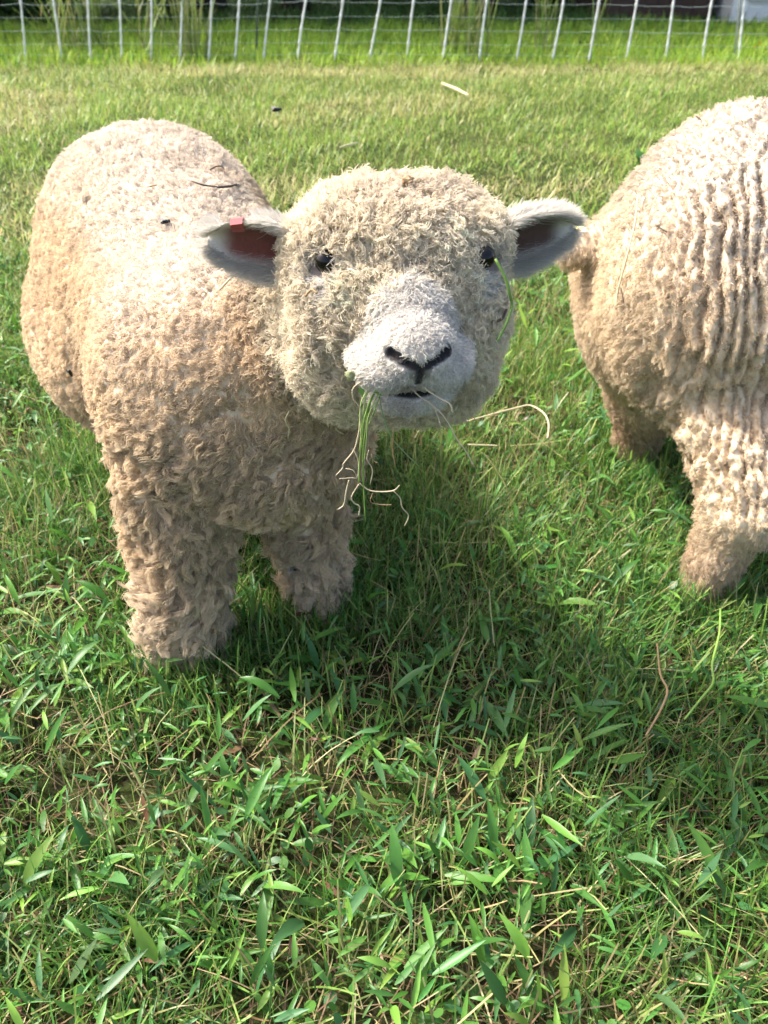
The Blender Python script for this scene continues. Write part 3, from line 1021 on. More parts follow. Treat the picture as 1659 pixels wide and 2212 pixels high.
def regions1(P, N):
    a, l, z = body_coords(P, S1, A1, L1)
    L = HEAD1.loc(P.astype(np.float32))
    hd = sstep(0.165, 0.14, np.sqrt((L[:, 0]) ** 2 + (L[:, 1] + 0.03) ** 2 + ((L[:, 2] + 0.05) * 0.85) ** 2))
    top = sstep(0.35, 0.85, N[:, 2]) * (1 - hd)
    leg = sstep(0.24, 0.16, z) * (1 - hd)
    chest = sstep(-0.16, 0.04, a) * sstep(0.44, 0.34, z) * (1 - hd)
    return L, hd, top, leg, chest

def lockw1(P, N):
    L, hd, top, leg, chest = regions1(P, N)
    return weight1(P, N) * (1 - 0.55 * chest) * (1 - 0.15 * leg) * (1 + 0.9 * hd)

def props1(P, N):
    n = len(P)
    L, hd, top, leg, chest = regions1(P, N)
    length = 0.0072 + 0.0095 * chest + 0.0060 * leg + 0.0005 * top
    length = length * (1 - hd) + 0.0100 * hd
    g1, g21 = worley(P * np.array([1, 1, 0.8]), 15, 7)
    length *= 0.62 + 0.38 * sstep(0.0, 0.18, g21)
    length *= 0.8 + 0.4 * fbm(P, 16, 61, 2)
    # wool thins towards the bare muzzle
    length *= 0.45 + 0.55 * (1 - sstep(-0.03, 0.004, L[:, 1] - (0.058 + 0.26 * np.abs(L[:, 0])))) * 1.0
    down = np.array([0, 0, -1.0])
    comb = -A1[None] * 0.55 + down[None] * 0.8 + np.zeros((n, 3))
    swirl = np.stack([fbm(P, 11, 71, 2), fbm(P, 11, 72, 2), fbm(P, 11, 73, 2)], 1) - 0.5
    comb = comb + swirl * 2.2
    hcomb = (HEAD1.B[:, 0][None] * np.sign(L[:, 0:1]) * np.abs(L[:, 0:1]) * 9 - HEAD1.B[:, 1][None] * 0.5 + down[None] * 0.35) + swirl * 1.6
    comb = comb * (1 - hd[:, None]) + hcomb * hd[:, None]
    comb = unit(comb - N * (comb * N).sum(1, keepdims=True))
    stand = 0.38 + 0.12 * top + 0.28 * hd + 0.04 * leg + 0.05 * chest
    return dict(length=length, comb=comb, stand=stand, curl=0.0012 + 0.0020 * leg + 0.0018 * hd + 0.0018 * chest, turns=0.8 + 0.7 * RNG.random(n), clump=np.clip(0.60 - 0.02 * chest - 0.08 * hd - 0.20 * leg, 0, 0.9),
                thick=np.ones(n))

def make_sheep1():
    root = empty('sheep', (S1[0], S1[1], 0))
    tag(root, 'cream woolly sheep facing the camera with grass hanging from its mouth', 'sheep')
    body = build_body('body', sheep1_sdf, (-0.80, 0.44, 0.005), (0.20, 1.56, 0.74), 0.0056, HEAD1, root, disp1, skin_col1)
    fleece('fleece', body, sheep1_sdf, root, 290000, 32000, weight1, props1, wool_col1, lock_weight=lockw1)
    # short white hair of the bare face
    def wface(P, N):
        L = HEAD1.loc(P.astype(np.float32))
        nos, phil, mo = carve_sdf(L)
        w = sstep(0.1, 0.6, bare_mask(L)) * sstep(0.0018, 0.0048, np.minimum(np.minimum(nos, phil), mo))
        pad = (np.abs(L[:, 0]) < 0.010) & (L[:, 1] > 0.104) & (L[:, 2] < -0.042) & (L[:, 2] > -0.064)
        return w * np.where(pad, 0.06, 1.0) + 0.5 * eye_mask(L, 0.016, 0.026) * (1 - eye_mask(L, 0.011, 0.014))
    def pface(P, N):
        n = len(P)
        L = HEAD1.loc(P.astype(np.float32))
        comb = (HEAD1.B[:, 0][None] * L[:, 0:1] * 18 - HEAD1.B[:, 1][None] * 0.3 - HEAD1.B[:, 2][None] * 0.5) + RNG.normal(0, 0.4, (n, 3))
        comb = unit(comb - N * (comb * N).sum(1, keepdims=True))
        return dict(length=0.0032 + 0.0065 * sstep(0.088, 0.060, L[:, 1]), comb=comb, stand=np.full(n, 0.30), curl=np.full(n, 0.0004), turns=np.ones(n), clump=np.full(n, 0.45))
    def cface(P, N):
        L = HEAD1.loc(P.astype(np.float32))
        c = np.array([0.76, 0.725, 0.67]) * (0.86 + 0.28 * fbm(P, 70, 5, 2)[:, None])
        lip = (sstep(0.085, 0.11, L[:, 1]) * sstep(-0.060, -0.070, L[:, 2]) * sstep(0.016, 0.006, np.abs(L[:, 0] + 0.006)))[:, None]
        return c * (1 - 0.5 * lip) + np.array([0.36, 0.27, 0.23]) * 0.5 * lip
    fleece('face_hair', body, sheep1_sdf, root, 26000, 9000, wface, pface, cface, K=4, r0=0.00036, r1=0.00014)
    make_eyes(HEAD1, root)
    make_ear(HEAD1, root, -1, True)
    make_ear(HEAD1, root, 1, False)
    make_hooves(FEET1, [A1] * 4, root)
    return root, body
SHEEP1, BODY1 = make_sheep1()

# ------------------------------------------------------------------ second sheep, seen from behind its right flank
A2 = unit(np.array([0.985, -0.10, 0.0])); L2 = np.array([-A2[1], A2[0], 0.0])   # L2 points away from the camera (its left side)
R2 = np.array([0.520, 1.075, 0.0])         # under its hips
G_R = gnd(1510, 1290)[:2]; G_L = gnd(1355, 985)[:2] + np.array([0.0, -0.02])
FEET2 = [G_R, G_L, (R2 + A2 * 0.56 - L2 * 0.10)[:2], (R2 + A2 * 0.60 + L2 * 0.10)[:2]]
HEAD2 = Head(R2 + A2 * 0.98 + np.array([0, -0.05, 0.20]), (0.55, -0.35, -0.75))

def sheep2_sdf(P):
    c = R2
    d = cone(P, c + z3((0, 0), 0.435), c + A2 * 0.48 + z3((0, 0), 0.460), 0.195, 0.200)
    d = smin(d, ell(P, c - A2 * 0.03 - L2 * 0.06 + z3((0, 0), 0.390), (0.175, 0.160, 0.178)), 0.05)
    d = smin(d, ell(P, c - A2 * 0.05 + L2 * 0.06 + z3((0, 0), 0.355), (0.170, 0.140, 0.172)), 0.05)
    hb = HEAD2.w((0, -0.10, -0.045))
    d = smin(d, cone(P, c + A2 * 0.58 + z3((0, 0), 0.37), hb, 0.14, 0.09), 0.06)
    # hind legs: thigh, then the shank below the hock
    d = smin(d, cone(P, c - A2 * 0.02 - L2 * 0.10 + z3((0, 0), 0.30), z3(G_R, 0.180) + A2 * 0.022, 0.100, 0.052), 0.04)
    d = smin(d, cone(P, z3(G_R, 0.190) + A2 * 0.020, z3(G_R, 0.03), 0.046, 0.031), 0.03)
    d = smin(d, cone(P, c - A2 * 0.06 + L2 * 0.09 + z3((0, 0), 0.27), z3(G_L, 0.145), 0.115, 0.066), 0.05)
    d = smin(d, cone(P, z3(G_L, 0.145), z3(G_L, 0.03), 0.052, 0.041), 0.03)
    for f in FEET2[2:]:
        d = smin(d, cone(P, z3(f, 0.27), z3(f, 0.03), 0.075, 0.042), 0.04)
    t0 = c - A2 * 0.150 + L2 * 0.01 + z3((0, 0), 0.460)
    d = smin(d, cone(P, t0, t0 - A2 * 0.088 - L2 * 0.005 + z3((0, 0), -0.030), 0.038, 0.027), 0.018)
    d = smin(d, head_sdf(HEAD2.loc(P), False), 0.03)
    return d

def crease2(P):
    """fleece parting in upright rolls: 0 in the parting, 1 on the roll"""
    P = np.asarray(P, float)
    a, l, z = body_coords(P, R2, A2, L2)
    warp = (fbm(P * np.array([1, 1, 0.45]), 10, 131, 3) - 0.5) * 0.085 + (fbm(P * np.array([1, 1, 0.8]), 55, 133, 2) - 0.5) * 0.014
    u = (a + 0.10 * (z - 0.4) + warp) / 0.0170
    fr = np.abs((u - np.floor(u)) - 0.5) * 2          # 1 at the parting
    roll = 1 - fr ** 3
    zs = z * (0.42 + 0.35 * sstep(0.42, 0.26, z))
    jt = (fbm(P, 30, 143, 2) - 0.5) * 0.03
    Q = np.stack([a + jt, l, zs + jt], 1)
    f1, f21 = worley(Q, 58, 141)
    return roll, f1, f21

def disp2(P, N):
    P = np.asarray(P, float)
    a, l, z = body_coords(P, R2, A2, L2)
    roll, f1, f21 = crease2(P)
    body = sstep(0.15, 0.24, z) * sstep(-0.20, -0.10, a)
    flank = body * sstep(-0.175, -0.11, a)
    low = sstep(0.45, 0.30, z)
    d = (roll - 0.75) * (0.0135 + 0.002 * low) * flank * np.clip(2.6 * fbm(P, 13, 191, 2) - 0.45, 0.05, 1.6)
    d += (0.42 - f1) * (0.0075 + 0.011 * low) * (0.35 + 0.65 * body)
    d += (fbm(P, 13, 151, 2) - 0.5) * 0.020
    return d

def wool_col2(P, N):
    P = np.asarray(P, float)
    a, l, z = body_coords(P, R2, A2, L2)
    n1 = fbm(P, 10, 161, 3)[:, None]; n2 = fbm(P, 40, 163, 2)[:, None]
    top = sstep(0.42, 0.56, z)[:, None]
    c = np.array([0.70, 0.580, 0.425]) * (1 - top) + np.array([0.58, 0.510, 0.42]) * top
    dirty = (sstep(0.18, 0.06, z))[:, None] * 0.65 + 0.35 * sstep(0.52, 0.66, n1)
    c = c * (1 - dirty) + np.array([0.42, 0.30, 0.20]) * dirty
    c = c * (0.82 + 0.36 * n2)
    # dark specks of dirt on the back and tail
    f1, f21 = worley(P, 85, 171)
    sp = ((f1 < 0.20) & (hashn(np.floor(P[:, 0] * 85).astype(np.int64), np.floor(P[:, 1] * 85).astype(np.int64), np.floor(P[:, 2] * 85).astype(np.int64), 5) > 0.45) & (z > 0.36))[:, None]
    c = np.where(sp, c * 0.45, c)
    return c

def weight2(P, N):
    view = ((np.array([0, 0, CAM_H]) - P) * N).sum(1) / np.linalg.norm(np.array([0, 0, CAM_H]) - P, axis=1)
    w = 0.3 + 0.7 * sstep(-0.5, -0.1, view)
    w *= np.where(P[:, 0] > 0.78, 0.25, 1.0)
    return w * (P[:, 2] > 0.02)

def props2(P, N):
    n = len(P)
    a, l, z = body_coords(P, R2, A2, L2)
    rump = sstep(-0.10, -0.17, a)
    leg = sstep(0.20, 0.14, z)
    length = 0.0044 + 0.0050 * rump + 0.004 * leg
    down = np.array([0, 0, -1.0])
    comb = down[None] + (np.stack([fbm(P, 14, 181, 2), fbm(P, 14, 182, 2), fbm(P, 14, 183, 2)], 1) - 0.5) * 2.0
    comb = unit(comb - N * (comb * N).sum(1, keepdims=True))
    return dict(length=length, comb=comb, stand=np.full(n, 0.55), curl=np.full(n, 0.0012), turns=np.full(n, 1.1), clump=np.full(n, 0.70))

def make_sheep2():
    root = empty('sheep', (R2[0], R2[1], 0))
    tag(root, 'pale sheep seen from behind, its ridged fleece cut off by the frame', 'sheep')
    body = build_body('body', sheep2_sdf, (0.18, 0.66, 0.005), (1.78, 1.36, 0.70), 0.0042, HEAD2, root, disp2, lambda P, N: wool_col2(P, N) * 0.95, fine=False)
    fleece('fleece', body, sheep2_sdf, root, 150000, 20000, weight2, props2, wool_col2, K=4)
    make_eyes(HEAD2, root)
    make_ear(HEAD2, root, -1, False)
    make_ear(HEAD2, root, 1, False)
    make_hooves(FEET2, [A2] * 4, root)
    return root, body
SHEEP2, BODY2 = make_sheep2()

# ------------------------------------------------------------------ electric netting fence
M_STRUT = mat_plain('net_plastic', (0.84, 0.84, 0.86), 0.45, 0.06, 40, 0.4)
M_STRAND = mat_plain('net_cord', (0.46, 0.55, 0.54), 0.6, 0.25, 400, 0.3)
M_POST_G = mat_plain('post_dark', (0.10, 0.13, 0.11), 0.5, 0.2, 30, 0.3)
M_POST_L = mat_plain('post_grey', (0.45, 0.46, 0.48), 0.5, 0.15, 30, 0.4)
FY = 6.8

def make_fence():
    root = empty('netting_fence', (0, FY, 0))
    tag(root, 'white electric sheep netting fence across the back of the field', 'fence')
    tops = [-32, 43, 117, 190, 258, 326, 390, 455, 515, 583, 661, 741, 820, 897, 975, 1053, 1135, 1215, 1294, 1375, 1457, 1540, 1612, 1690]
    bots = [-12, 57, 130, 197, 263, 326, 390, 450, 508, 570, 645, 722, 799, 877, 955, 1035, 1115, 1194, 1272, 1352, 1434, 1515, 1592, 1668]
    zs_l = [0.055, 0.13, 0.215, 0.30, 0.385, 0.49, 0.62, 0.78, 0.94]
    zs_r = [0.065, 0.140, 0.225, 0.310, 0.400, 0.50, 0.63, 0.79, 0.95]
    K = []
    for i, (a, b) in enumerate(zip(tops, bots)):
        p0 = at(b, 134, FY); p1 = at(a, 0, FY)
        dx = (p1[0] - p0[0]) / (p1[2] - p0[2] + 1e-6)
        bow = random.uniform(-0.010, 0.012)
        slope = -0.028 * sstep(700, 1659, np.array(float(b)))
        def pos(z, p0=p0, dx=dx, bow=bow, ph=random.uniform(0, 6)):
            return np.array([p0[0] + dx * z + bow * math.sin(z * 5 + ph), FY + 0.012 * math.sin(z * 4 + ph), z])
        zs = [(zl if i < 9 else zr) + slope + random.uniform(-0.006, 0.006) for zl, zr in zip(zs_l, zs_r)]
        zs[0] = max(0.03, zs[0])
        pts, rad = [pos(0.005)], [0.0082]
        for z in zs:
            for dz, r in ((-0.020, 0.0082), (-0.008, 0.0105), (0.008, 0.0105), (0.020, 0.0082)):
                pts.append(pos(z + dz)); rad.append(r)
        mb = MB(); mb.tube(pts, rad, 6)
        mb.build('strut', M_STRUT, root, smooth=True)
        K.append([pos(z) for z in zs])
    for j in range(9):
        pts = []
        for i in range(len(K) - 1):
            a, b = K[i][j], K[i + 1][j]
            sag = random.uniform(0.002, 0.010)
            for t in np.linspace(0, 1, 7)[:-1]:
                p = a * (1 - t) + b * t
                pts.append(p + np.array([0, 0, -sag * 4 * t * (1 - t) + random.uniform(-0.0022, 0.0022)]))
        pts.append(K[-1][j])
        mb = MB(); mb.tube(pts, 0.0010 if j % 2 else 0.0013, 5)
        mb.build('strand', M_STRAND, root, smooth=True)
    for (xt, xb, m) in ((557, 553, M_POST_G), (1598, 1586, M_POST_L)):
        p0 = at(xb, 136, FY + 0.025); p1 = at(xt, 0, FY + 0.025)
        d = (p1 - p0) / (p1[2] - p0[2])
        mb = MB(); mb.tube([p0 - d * 0.1, p0 + d * 1.05], 0.0095, 8)
        mb.tube([p0 + d * 1.05, p0 + d * 1.09], [0.012, 0.008], 8)
        mb.build('post', m, root, smooth=True)
make_fence()

# ------------------------------------------------------------------ trees, shrubs and buildings beyond the fence
M_BARK = mat_plain('bark', (0.055, 0.042, 0.032), 0.9, 0.4, 14, 0.1, 0.8)
M_CROWN = mat_attr('tree_leaf', rough=0.5, spec=0.3, transl=0.3, grain=0.1, scale=3)

def leaf_cloud(centers, radii, n, size, pal, flat=0.8):
    c = np.array(centers, float); r = np.array(radii, float)
    w = r ** 2; i = RNG.choice(len(c), n, p=w / w.sum())
    d = unit(RNG.normal(0, 1, (n, 3)))
    p = c[i] + d * (r[i] * RNG.uniform(0.55, 1.05, n) ** 0.7)[:, None] * np.array([1, 1, flat])
    u = unit(RNG.normal(0, 1, (n, 3))); v = unit(np.cross(u, RNG.normal(0, 1, (n, 3))))
    s = size * RNG.uniform(0.6, 1.3, n)[:, None]
    V = np.stack([p - u * s, p - v * s * 0.45, p + u * s, p + v * s * 0.45], 1).reshape(-1, 3)
    Q = np.arange(4 * n).reshape(-1, 4)
    return V, Q, rep(pick(pal, n, 0.2), 4)

TREE_PAL = np.array([[0.035, 0.085, 0.020], [0.045, 0.105, 0.022], [0.028, 0.065, 0.018], [0.06, 0.12, 0.03]])

def make_tree(x, y, h, r, tr, label, n=7000):
    root = empty('broadleaf_tree', (x, y, 0))
    tag(root, label, 'tree', 'trees beyond the fence')
    mb = MB()
    zc = h * 0.62
    bend = random.uniform(-0.2, 0.2)
    mb.tube([(x, y, -0.05), (x, y, 0.12), (x + bend * 0.3, y, h * 0.2), (x + bend, y, h * 0.45), (x + bend, y, h * 0.8)],
            [tr * 1.5, tr * 1.15, tr, tr * 0.75, tr * 0.2], 10)
    cs, rs = [], []
    for k in range(9):
        a = k * 2.4 + random.uniform(-0.3, 0.3); q = r * random.uniform(0.35, 0.72)
        c = (x + bend + q * math.cos(a), y + q * math.sin(a), zc + h * random.uniform(-0.22, 0.24))
        cs.append(c); rs.append(r * random.uniform(0.36, 0.52))
        z0 = h * random.uniform(0.28, 0.45)
        mb.tube([(x + bend * 0.8, y, z0), ((x + c[0]) / 2, (y + c[1]) / 2, (z0 + c[2]) / 2 + 0.15), c], [tr * 0.45, tr * 0.28, tr * 0.08], 6)
    mb.build('trunk', M_BARK, root, smooth=True)
    cs.append((x + bend, y, zc)); rs.append(r * 0.6)
    V, Q, C = leaf_cloud(cs, rs, n, 0.13, TREE_PAL)
    np_mesh('crown', V, Q, M_CROWN, C, smooth=False, parent=root)

for t in ((-8.0, 11.1, 6.3, 3.8, 0.20, 'tall leafy tree shading the lawn past the fence, leftmost of the row'),
          (-5.0, 11.4, 6.4, 3.7, 0.18, 'leafy tree with a dark trunk behind the leftmost weeds at the netting'),
          (-2.25, 11.7, 6.4, 3.7, 0.17, 'leafy tree with a dark trunk behind the tall weeds at the netting'),
          (-1.18, 12.1, 6.8, 3.6, 0.16, 'slim dark-trunked tree beyond the shaded lawn, near the dark fence post'),
          (1.3, 12.4, 6.6, 3.6, 0.21, 'broad tree shading the lawn left of the brown shed'),
          (-4.0, 15.5, 8.0, 3.8, 0.24, 'tall tree standing in the far row behind the shrubs'),
          (1.0, 16.5, 8.5, 4.0, 0.26, 'tall tree in the far row, behind the lawn'),
          (5.2, 16.9, 8.0, 3.6, 0.24, 'tree rising behind the white house')):
    make_tree(*t)

def make_shrub(x, y, r, h, label, n=1500):
    root = empty('shrub', (x, y, 0))
    tag(root, label, 'shrub', 'shrubs beyond the fence')
    mb = MB()
    cs, rs = [], []
    for k in range(6):
        a = k * 1.05 + random.uniform(-0.3, 0.3); q = r * random.uniform(0.2, 0.6)
        c = (x + q * math.cos(a), y + q * math.sin(a), h * random.uniform(0.25, 0.75))
        mb.tube([(x, y, -0.02), ((x + c[0]) / 2, (y + c[1]) / 2, c[2] * 0.6), c], [0.03, 0.02, 0.008], 5)
        cs.append(c); rs.append(r * random.uniform(0.4, 0.6))
    mb.build('stem', M_BARK, root)
    V, Q, C = leaf_cloud(cs, rs, n, 0.06, TREE_PAL * 0.75, 0.9)
    V[:, 2] = np.maximum(V[:, 2], 0.01)
    np_mesh('foliage', V, Q, M_CROWN, C, smooth=False, parent=root)

for s_ in ((-4.9, 10.4, 0.9, 1.3, 'dark shrub behind the leftmost netting struts'),
           (-3.75, 10.2, 0.8, 1.2, 'dark shrub behind the second tall weed clump'),
           (-2.7, 10.6, 0.75, 1.1, 'dark shrub behind the tall weeds at the left of the netting'),
           (-0.25, 13.6, 0.9, 1.2, 'low dark shrub at the far edge of the shaded lawn'),
           (0.95, 13.1, 0.8, 1.3, 'dark shrub beyond the lawn, left of the far broad tree'),
           (2.1, 12.0, 0.7, 1.1, 'dark shrub growing against the brown shed')):
    make_shrub(*s_)

M_WHITE = mat_plain('white_paint', (0.78, 0.78, 0.77), 0.55, 0.05, 4, 0.3)
M_BROWN = mat_plain('brown_boards', (0.075, 0.048, 0.038), 0.8, 0.35, 9, 0.2, 0.3)
M_ROOF = mat_plain('roof_shingle', (0.07, 0.065, 0.06), 0.9, 0.3, 12, 0.1, 0.5)
M_GLASS = mat_plain('window_glass', (0.012, 0.014, 0.018), 0.05, 0.1, 3, 0.6)

def make_shed():
    x0, x1, y0, y1, h = 2.62, 3.86, 10.45, 12.4, 2.1
    root = empty('shed', ((x0 + x1) / 2, (y0 + y1) / 2, 0))
    tag(root, 'dark brown board shed beside the white house', 'shed')
    mb = MB(); mb.box(x0 + 0.02, x1 - 0.02, y0 + 0.02, y1, -0.02, h)
    mb.build('wall', M_BROWN, root)
    me = None
    k = 0
    x = x0
    while x < x1 - 0.01:
        w = 0.138
        mb = MB(); mb.box(x, min(x + w, x1), y0 - 0.004 * (k % 2), y0 + 0.018, 0.03, h)
        mb.build('board', M_BROWN, root); x += 0.142; k += 1
    mb = MB()
    xm, ov = (x0 + x1) / 2, 0.15
    for s in (-1, 1):
        xe = xm + s * ((x1 - x0) / 2 + ov)
        mb.add([(xm, y0 - ov, h + 0.42), (xm, y1 + ov, h + 0.42), (xe, y1 + ov, h - 0.08), (xe, y0 - ov, h - 0.08),
                (xm, y0 - ov, h + 0.47), (xm, y1 + ov, h + 0.47), (xe, y1 + ov, h - 0.03), (xe, y0 - ov, h - 0.03)],
               [(0, 1, 2, 3), (7, 6, 5, 4), (0, 3, 7, 4), (1, 5, 6, 2), (2, 6, 7, 3)])
    mb.build('roof', M_ROOF, root)
    mb = MB(); mb.add([(x0 + 0.02, y0 + 0.021, h), (x1 - 0.02, y0 + 0.021, h), (xm, y0 + 0.021, h + 0.41)], [(0, 1, 2)])
    mb.build('gable', M_BROWN, root)
make_shed()

def make_house():
    x0, x1, y0, y1, h = 3.98, 9.5, 10.2, 15.2, 2.7
    root = empty('house', ((x0 + x1) / 2, (y0 + y1) / 2, 0))
    tag(root, 'white clapboard house with a dark paned window past the fence', 'house')
    wx0, wx1, wz0, wz1 = 4.22, 4.80, 0.27, 1.35
    mb = MB()
    mb.box(x0, wx0, y0, y0 + 0.12, -0.02, h); mb.box(wx1, x1, y0, y0 + 0.12, -0.02, h)
    mb.box(wx0, wx1, y0, y0 + 0.12, -0.02, wz0); mb.box(wx0, wx1, y0, y0 + 0.12, wz1, h)
    mb.box(x0, x0 + 0.12, y0 + 0.12, y1, -0.02, h); mb.box(x1 - 0.12, x1, y0 + 0.12, y1, -0.02, h)
    mb.box(x0 + 0.12, x1 - 0.12, y1 - 0.12, y1, -0.02, h)
    mb.build('wall', M_WHITE, root)
    z = 0.10
    while z < h - 0.05:
        for a, b in ((x0 + 0.10, wx0 - 0.07), (wx1 + 0.07, x1 - 0.10)):
            mb = MB()
            mb.add([(a, y0 - 0.016, z), (b, y0 - 0.016, z), (b, y0 - 0.004, z + 0.115), (a, y0 - 0.004, z + 0.115), (a, y0 - 0.002, z), (b, y0 - 0.002, z)],
                   [(0, 1, 2, 3), (0, 4, 5, 1)])
            mb.build('clapboard', M_WHITE, root)
        z += 0.12
    for a in (x0 - 0.012, x1 - 0.09):
        mb = MB(); mb.box(a, a + 0.10, y0 - 0.03, y0 + 0.09, 0.0, h - 0.01); mb.build('corner_board', M_WHITE, root)
    mb = MB()
    for a, b, c, d in ((wx0 - 0.07, wx0 + 0.02, wz0 - 0.06, wz1 + 0.08), (wx1 - 0.02, wx1 + 0.07, wz0 - 0.06, wz1 + 0.08),
                       (wx0 + 0.02, wx1 - 0.02, wz0 - 0.06, wz0 + 0.02), (wx0 + 0.02, wx1 - 0.02, wz1 - 0.02, wz1 + 0.08)):
        mb.box(a, b, y0 - 0.03, y0 + 0.05, c, d)
    win = mb.build('window', M_WHITE, root)
    for i in range(3):
        for j in range(4):
            gx0 = wx0 + 0.025 + i * 0.178; gz0 = wz0 + 0.025 + j * 0.262
            mb = MB(); mb.box(gx0, gx0 + 0.168, y0 + 0.035, y0 + 0.04, gz0, gz0 + 0.252); mb.build('pane', M_GLASS, win)
    mb = MB(); mb.box(wx0 + 0.0, wx1, y0 + 0.05, y0 + 0.06, wz0, wz1); mb.build('muntin_frame', M_WHITE, win)
    mb = MB()
    ym = (y0 + y1) / 2
    for s in (-1, 1):
        ye = ym + s * ((y1 - y0) / 2 + 0.3)
        mb.add([(x0 - 0.3, ym, h + 1.7), (x1 + 0.3, ym, h + 1.7), (x1 + 0.3, ye, h - 0.1), (x0 - 0.3, ye, h - 0.1),
                (x0 - 0.3, ym, h + 1.8), (x1 + 0.3, ym, h + 1.8), (x1 + 0.3, ye, h), (x0 - 0.3, ye, h)],
               [(0, 1, 2, 3), (7, 6, 5, 4), (0, 3, 7, 4), (1, 5, 6, 2), (2, 6, 7, 3)])
    mb.build('roof', M_ROOF, root)
    for x in (x0 + 0.001, x1 - 0.001):
        mb = MB(); mb.add([(x, y0, h), (x, y1, h), (x, ym, h + 1.69)], [(0, 1, 2)])
        mb.build('gable', M_WHITE, root)
make_house()

# ------------------------------------------------------------------ tall weeds along the fence
def make_weed(px, Y, n, h, spread, lean, label, pal=None):
    b = at(px, 100, Y)[0]
    root = empty('tall_grass_clump', (b, Y, 0))
    tag(root, label, 'tall grass', 'tall grass clumps along the netting')
    xy = np.stack([b + RNG.normal(0, spread, n), Y + RNG.normal(0, spread * 0.7, n)], 1)
    az = RNG.random(n) * 6.28
    ln = RNG.uniform(0.65, 1.1, n) * h
    pal = np.array([[0.34, 0.42, 0.13], [0.26, 0.36, 0.09], [0.40, 0.41, 0.18]]) if pal is None else pal
    V, Q, m = blades(root3(xy), az, np.abs(RNG.normal(lean, 0.10, n)), ln, RNG.uniform(0.010, 0.018, n), np.abs(RNG.normal(0.25, 0.2, n)), [1, 1, 0.9, 0.7, 0.3], 4)
    np_mesh('stem', V, Q, M_LEAF, rep(pick(pal, n), m), parent=root)['kind'] = 'stuff'
    k = n * 2
    i = RNG.integers(0, n, k)
    tz = RNG.uniform(0.05, 0.6, k) * ln[i]
    r = root3(xy[i], 0.0); r[:, 2] += tz; r[:, :2] += np.stack([np.cos(az[i]), np.sin(az[i])], 1) * (tz * lean)[:, None]
    V, Q, m = blades(r, RNG.random(k) * 6.28, RNG.uniform(0.3, 0.9, k), RNG.uniform(0.10, 0.28, k), RNG.uniform(0.007, 0.014, k), RNG.uniform(0.2, 1.2, k), [0.6, 1, 0.8, 0.1], 3)
    np_mesh('leaf', V, Q, M_LEAF, rep(pick(pal * 0.85, k), m), parent=root)['kind'] = 'stuff'

for w_ in ((135, 7.25, 16, 0.75, 0.07, 0.35, 'leaning tall grass clump between the two leftmost netting struts'),
           (205, 7.3, 26, 0.95, 0.07, 0.12, 'thick upright tall grass clump behind the fourth netting strut'),
           (405, 6.95, 30, 0.95, 0.06, 0.14, 'dense tall grass clump growing through the netting left of the dark post'),
           (330, 7.2, 18, 0.8, 0.10, 0.45, 'sprawling tall grass with crossed stems behind the netting'),
           (1000, 7.05, 36, 1.0, 0.09, 0.08, 'largest upright tall grass clump, midway along the netting'),
           (1172, 7.2, 10, 0.85, 0.05, 0.10, 'thin tall grass clump with a pale bent blade'),
           (1285, 8.0, 4, 0.8, 0.03, 0.06, 'few faint grass stems before the brown shed')):
    make_weed(*w_)

def make_flower():
    p = at(1640, 95, 7.4)
    root = empty('yellow_flower', (p[0], 7.4, 0))
    tag(root, 'small yellow flower at the foot of the white house lawn', 'flower')
    mb = MB(); mb.tube([(p[0] + 0.01, 7.4, -0.02), (p[0], 7.4, p[2] * 0.6), p], [0.004, 0.003, 0.003], 5)
    mb.build('stem', mat_plain('flower_stem', (0.09, 0.17, 0.04)), root)
    my = mat_plain('petal_yellow', (0.75, 0.55, 0.03), 0.5, 0.1, 80)
    for (dx, dz) in ((0, 0), (-0.045, -0.02)):
        for k in range(6):
            a = k * math.pi / 3
            c = np.array([p[0] + dx, 7.395, p[2] + dz]); u = np.array([math.cos(a), -0.3, math.sin(a)]); s = np.array([-math.sin(a), 0, math.cos(a)])
            mb = MB(); mb.add([c, c + u * 0.014 + s * 0.008, c + u * 0.026, c + u * 0.014 - s * 0.008], [(0, 1, 2, 3)])
            mb.build('petal', my, root)
make_flower()

# ------------------------------------------------------------------ small things: straws, flies, grass in the mouth
def plain_attr(name, col, **k): return mat_plain(name, col, **k)
M_ST_PALE = mat_plain('straw_pale', (0.58, 0.50, 0.32), 0.5, 0.2, 160)
M_ST_DARK = mat_plain('straw_dark', (0.075, 0.055, 0.042), 0.6, 0.3, 160)
M_ST_TAN = mat_plain('straw_tan', (0.34, 0.23, 0.12), 0.6, 0.25, 160)
M_ST_GREEN = mat_plain('stem_green', (0.20, 0.34, 0.07), 0.45, 0.2, 120)
M_ST_LIME = mat_plain('stem_lime', (0.36, 0.46, 0.15), 0.45, 0.2, 120)
M_ST_BLUE = mat_plain('stem_bluegreen', (0.20, 0.33, 0.17), 0.45, 0.2, 120)
M_ROOT = mat_plain('root_pale', (0.50, 0.42, 0.29), 0.6, 0.2, 160)
M_FLY = mat_plain('fly_body', (0.012, 0.012, 0.014), 0.35, 0.3, 200, 0.5)
M_WING = mat_plain('fly_wing', (0.16, 0.15, 0.14), 0.3, 0.2, 200, 0.5)

def bvh(o):
    me = o.data
    return BVHTree.FromPolygons([v.co for v in me.vertices], [p.vertices for p in me.polygons])
BV1, BV2 = bvh(BODY1), bvh(BODY2)

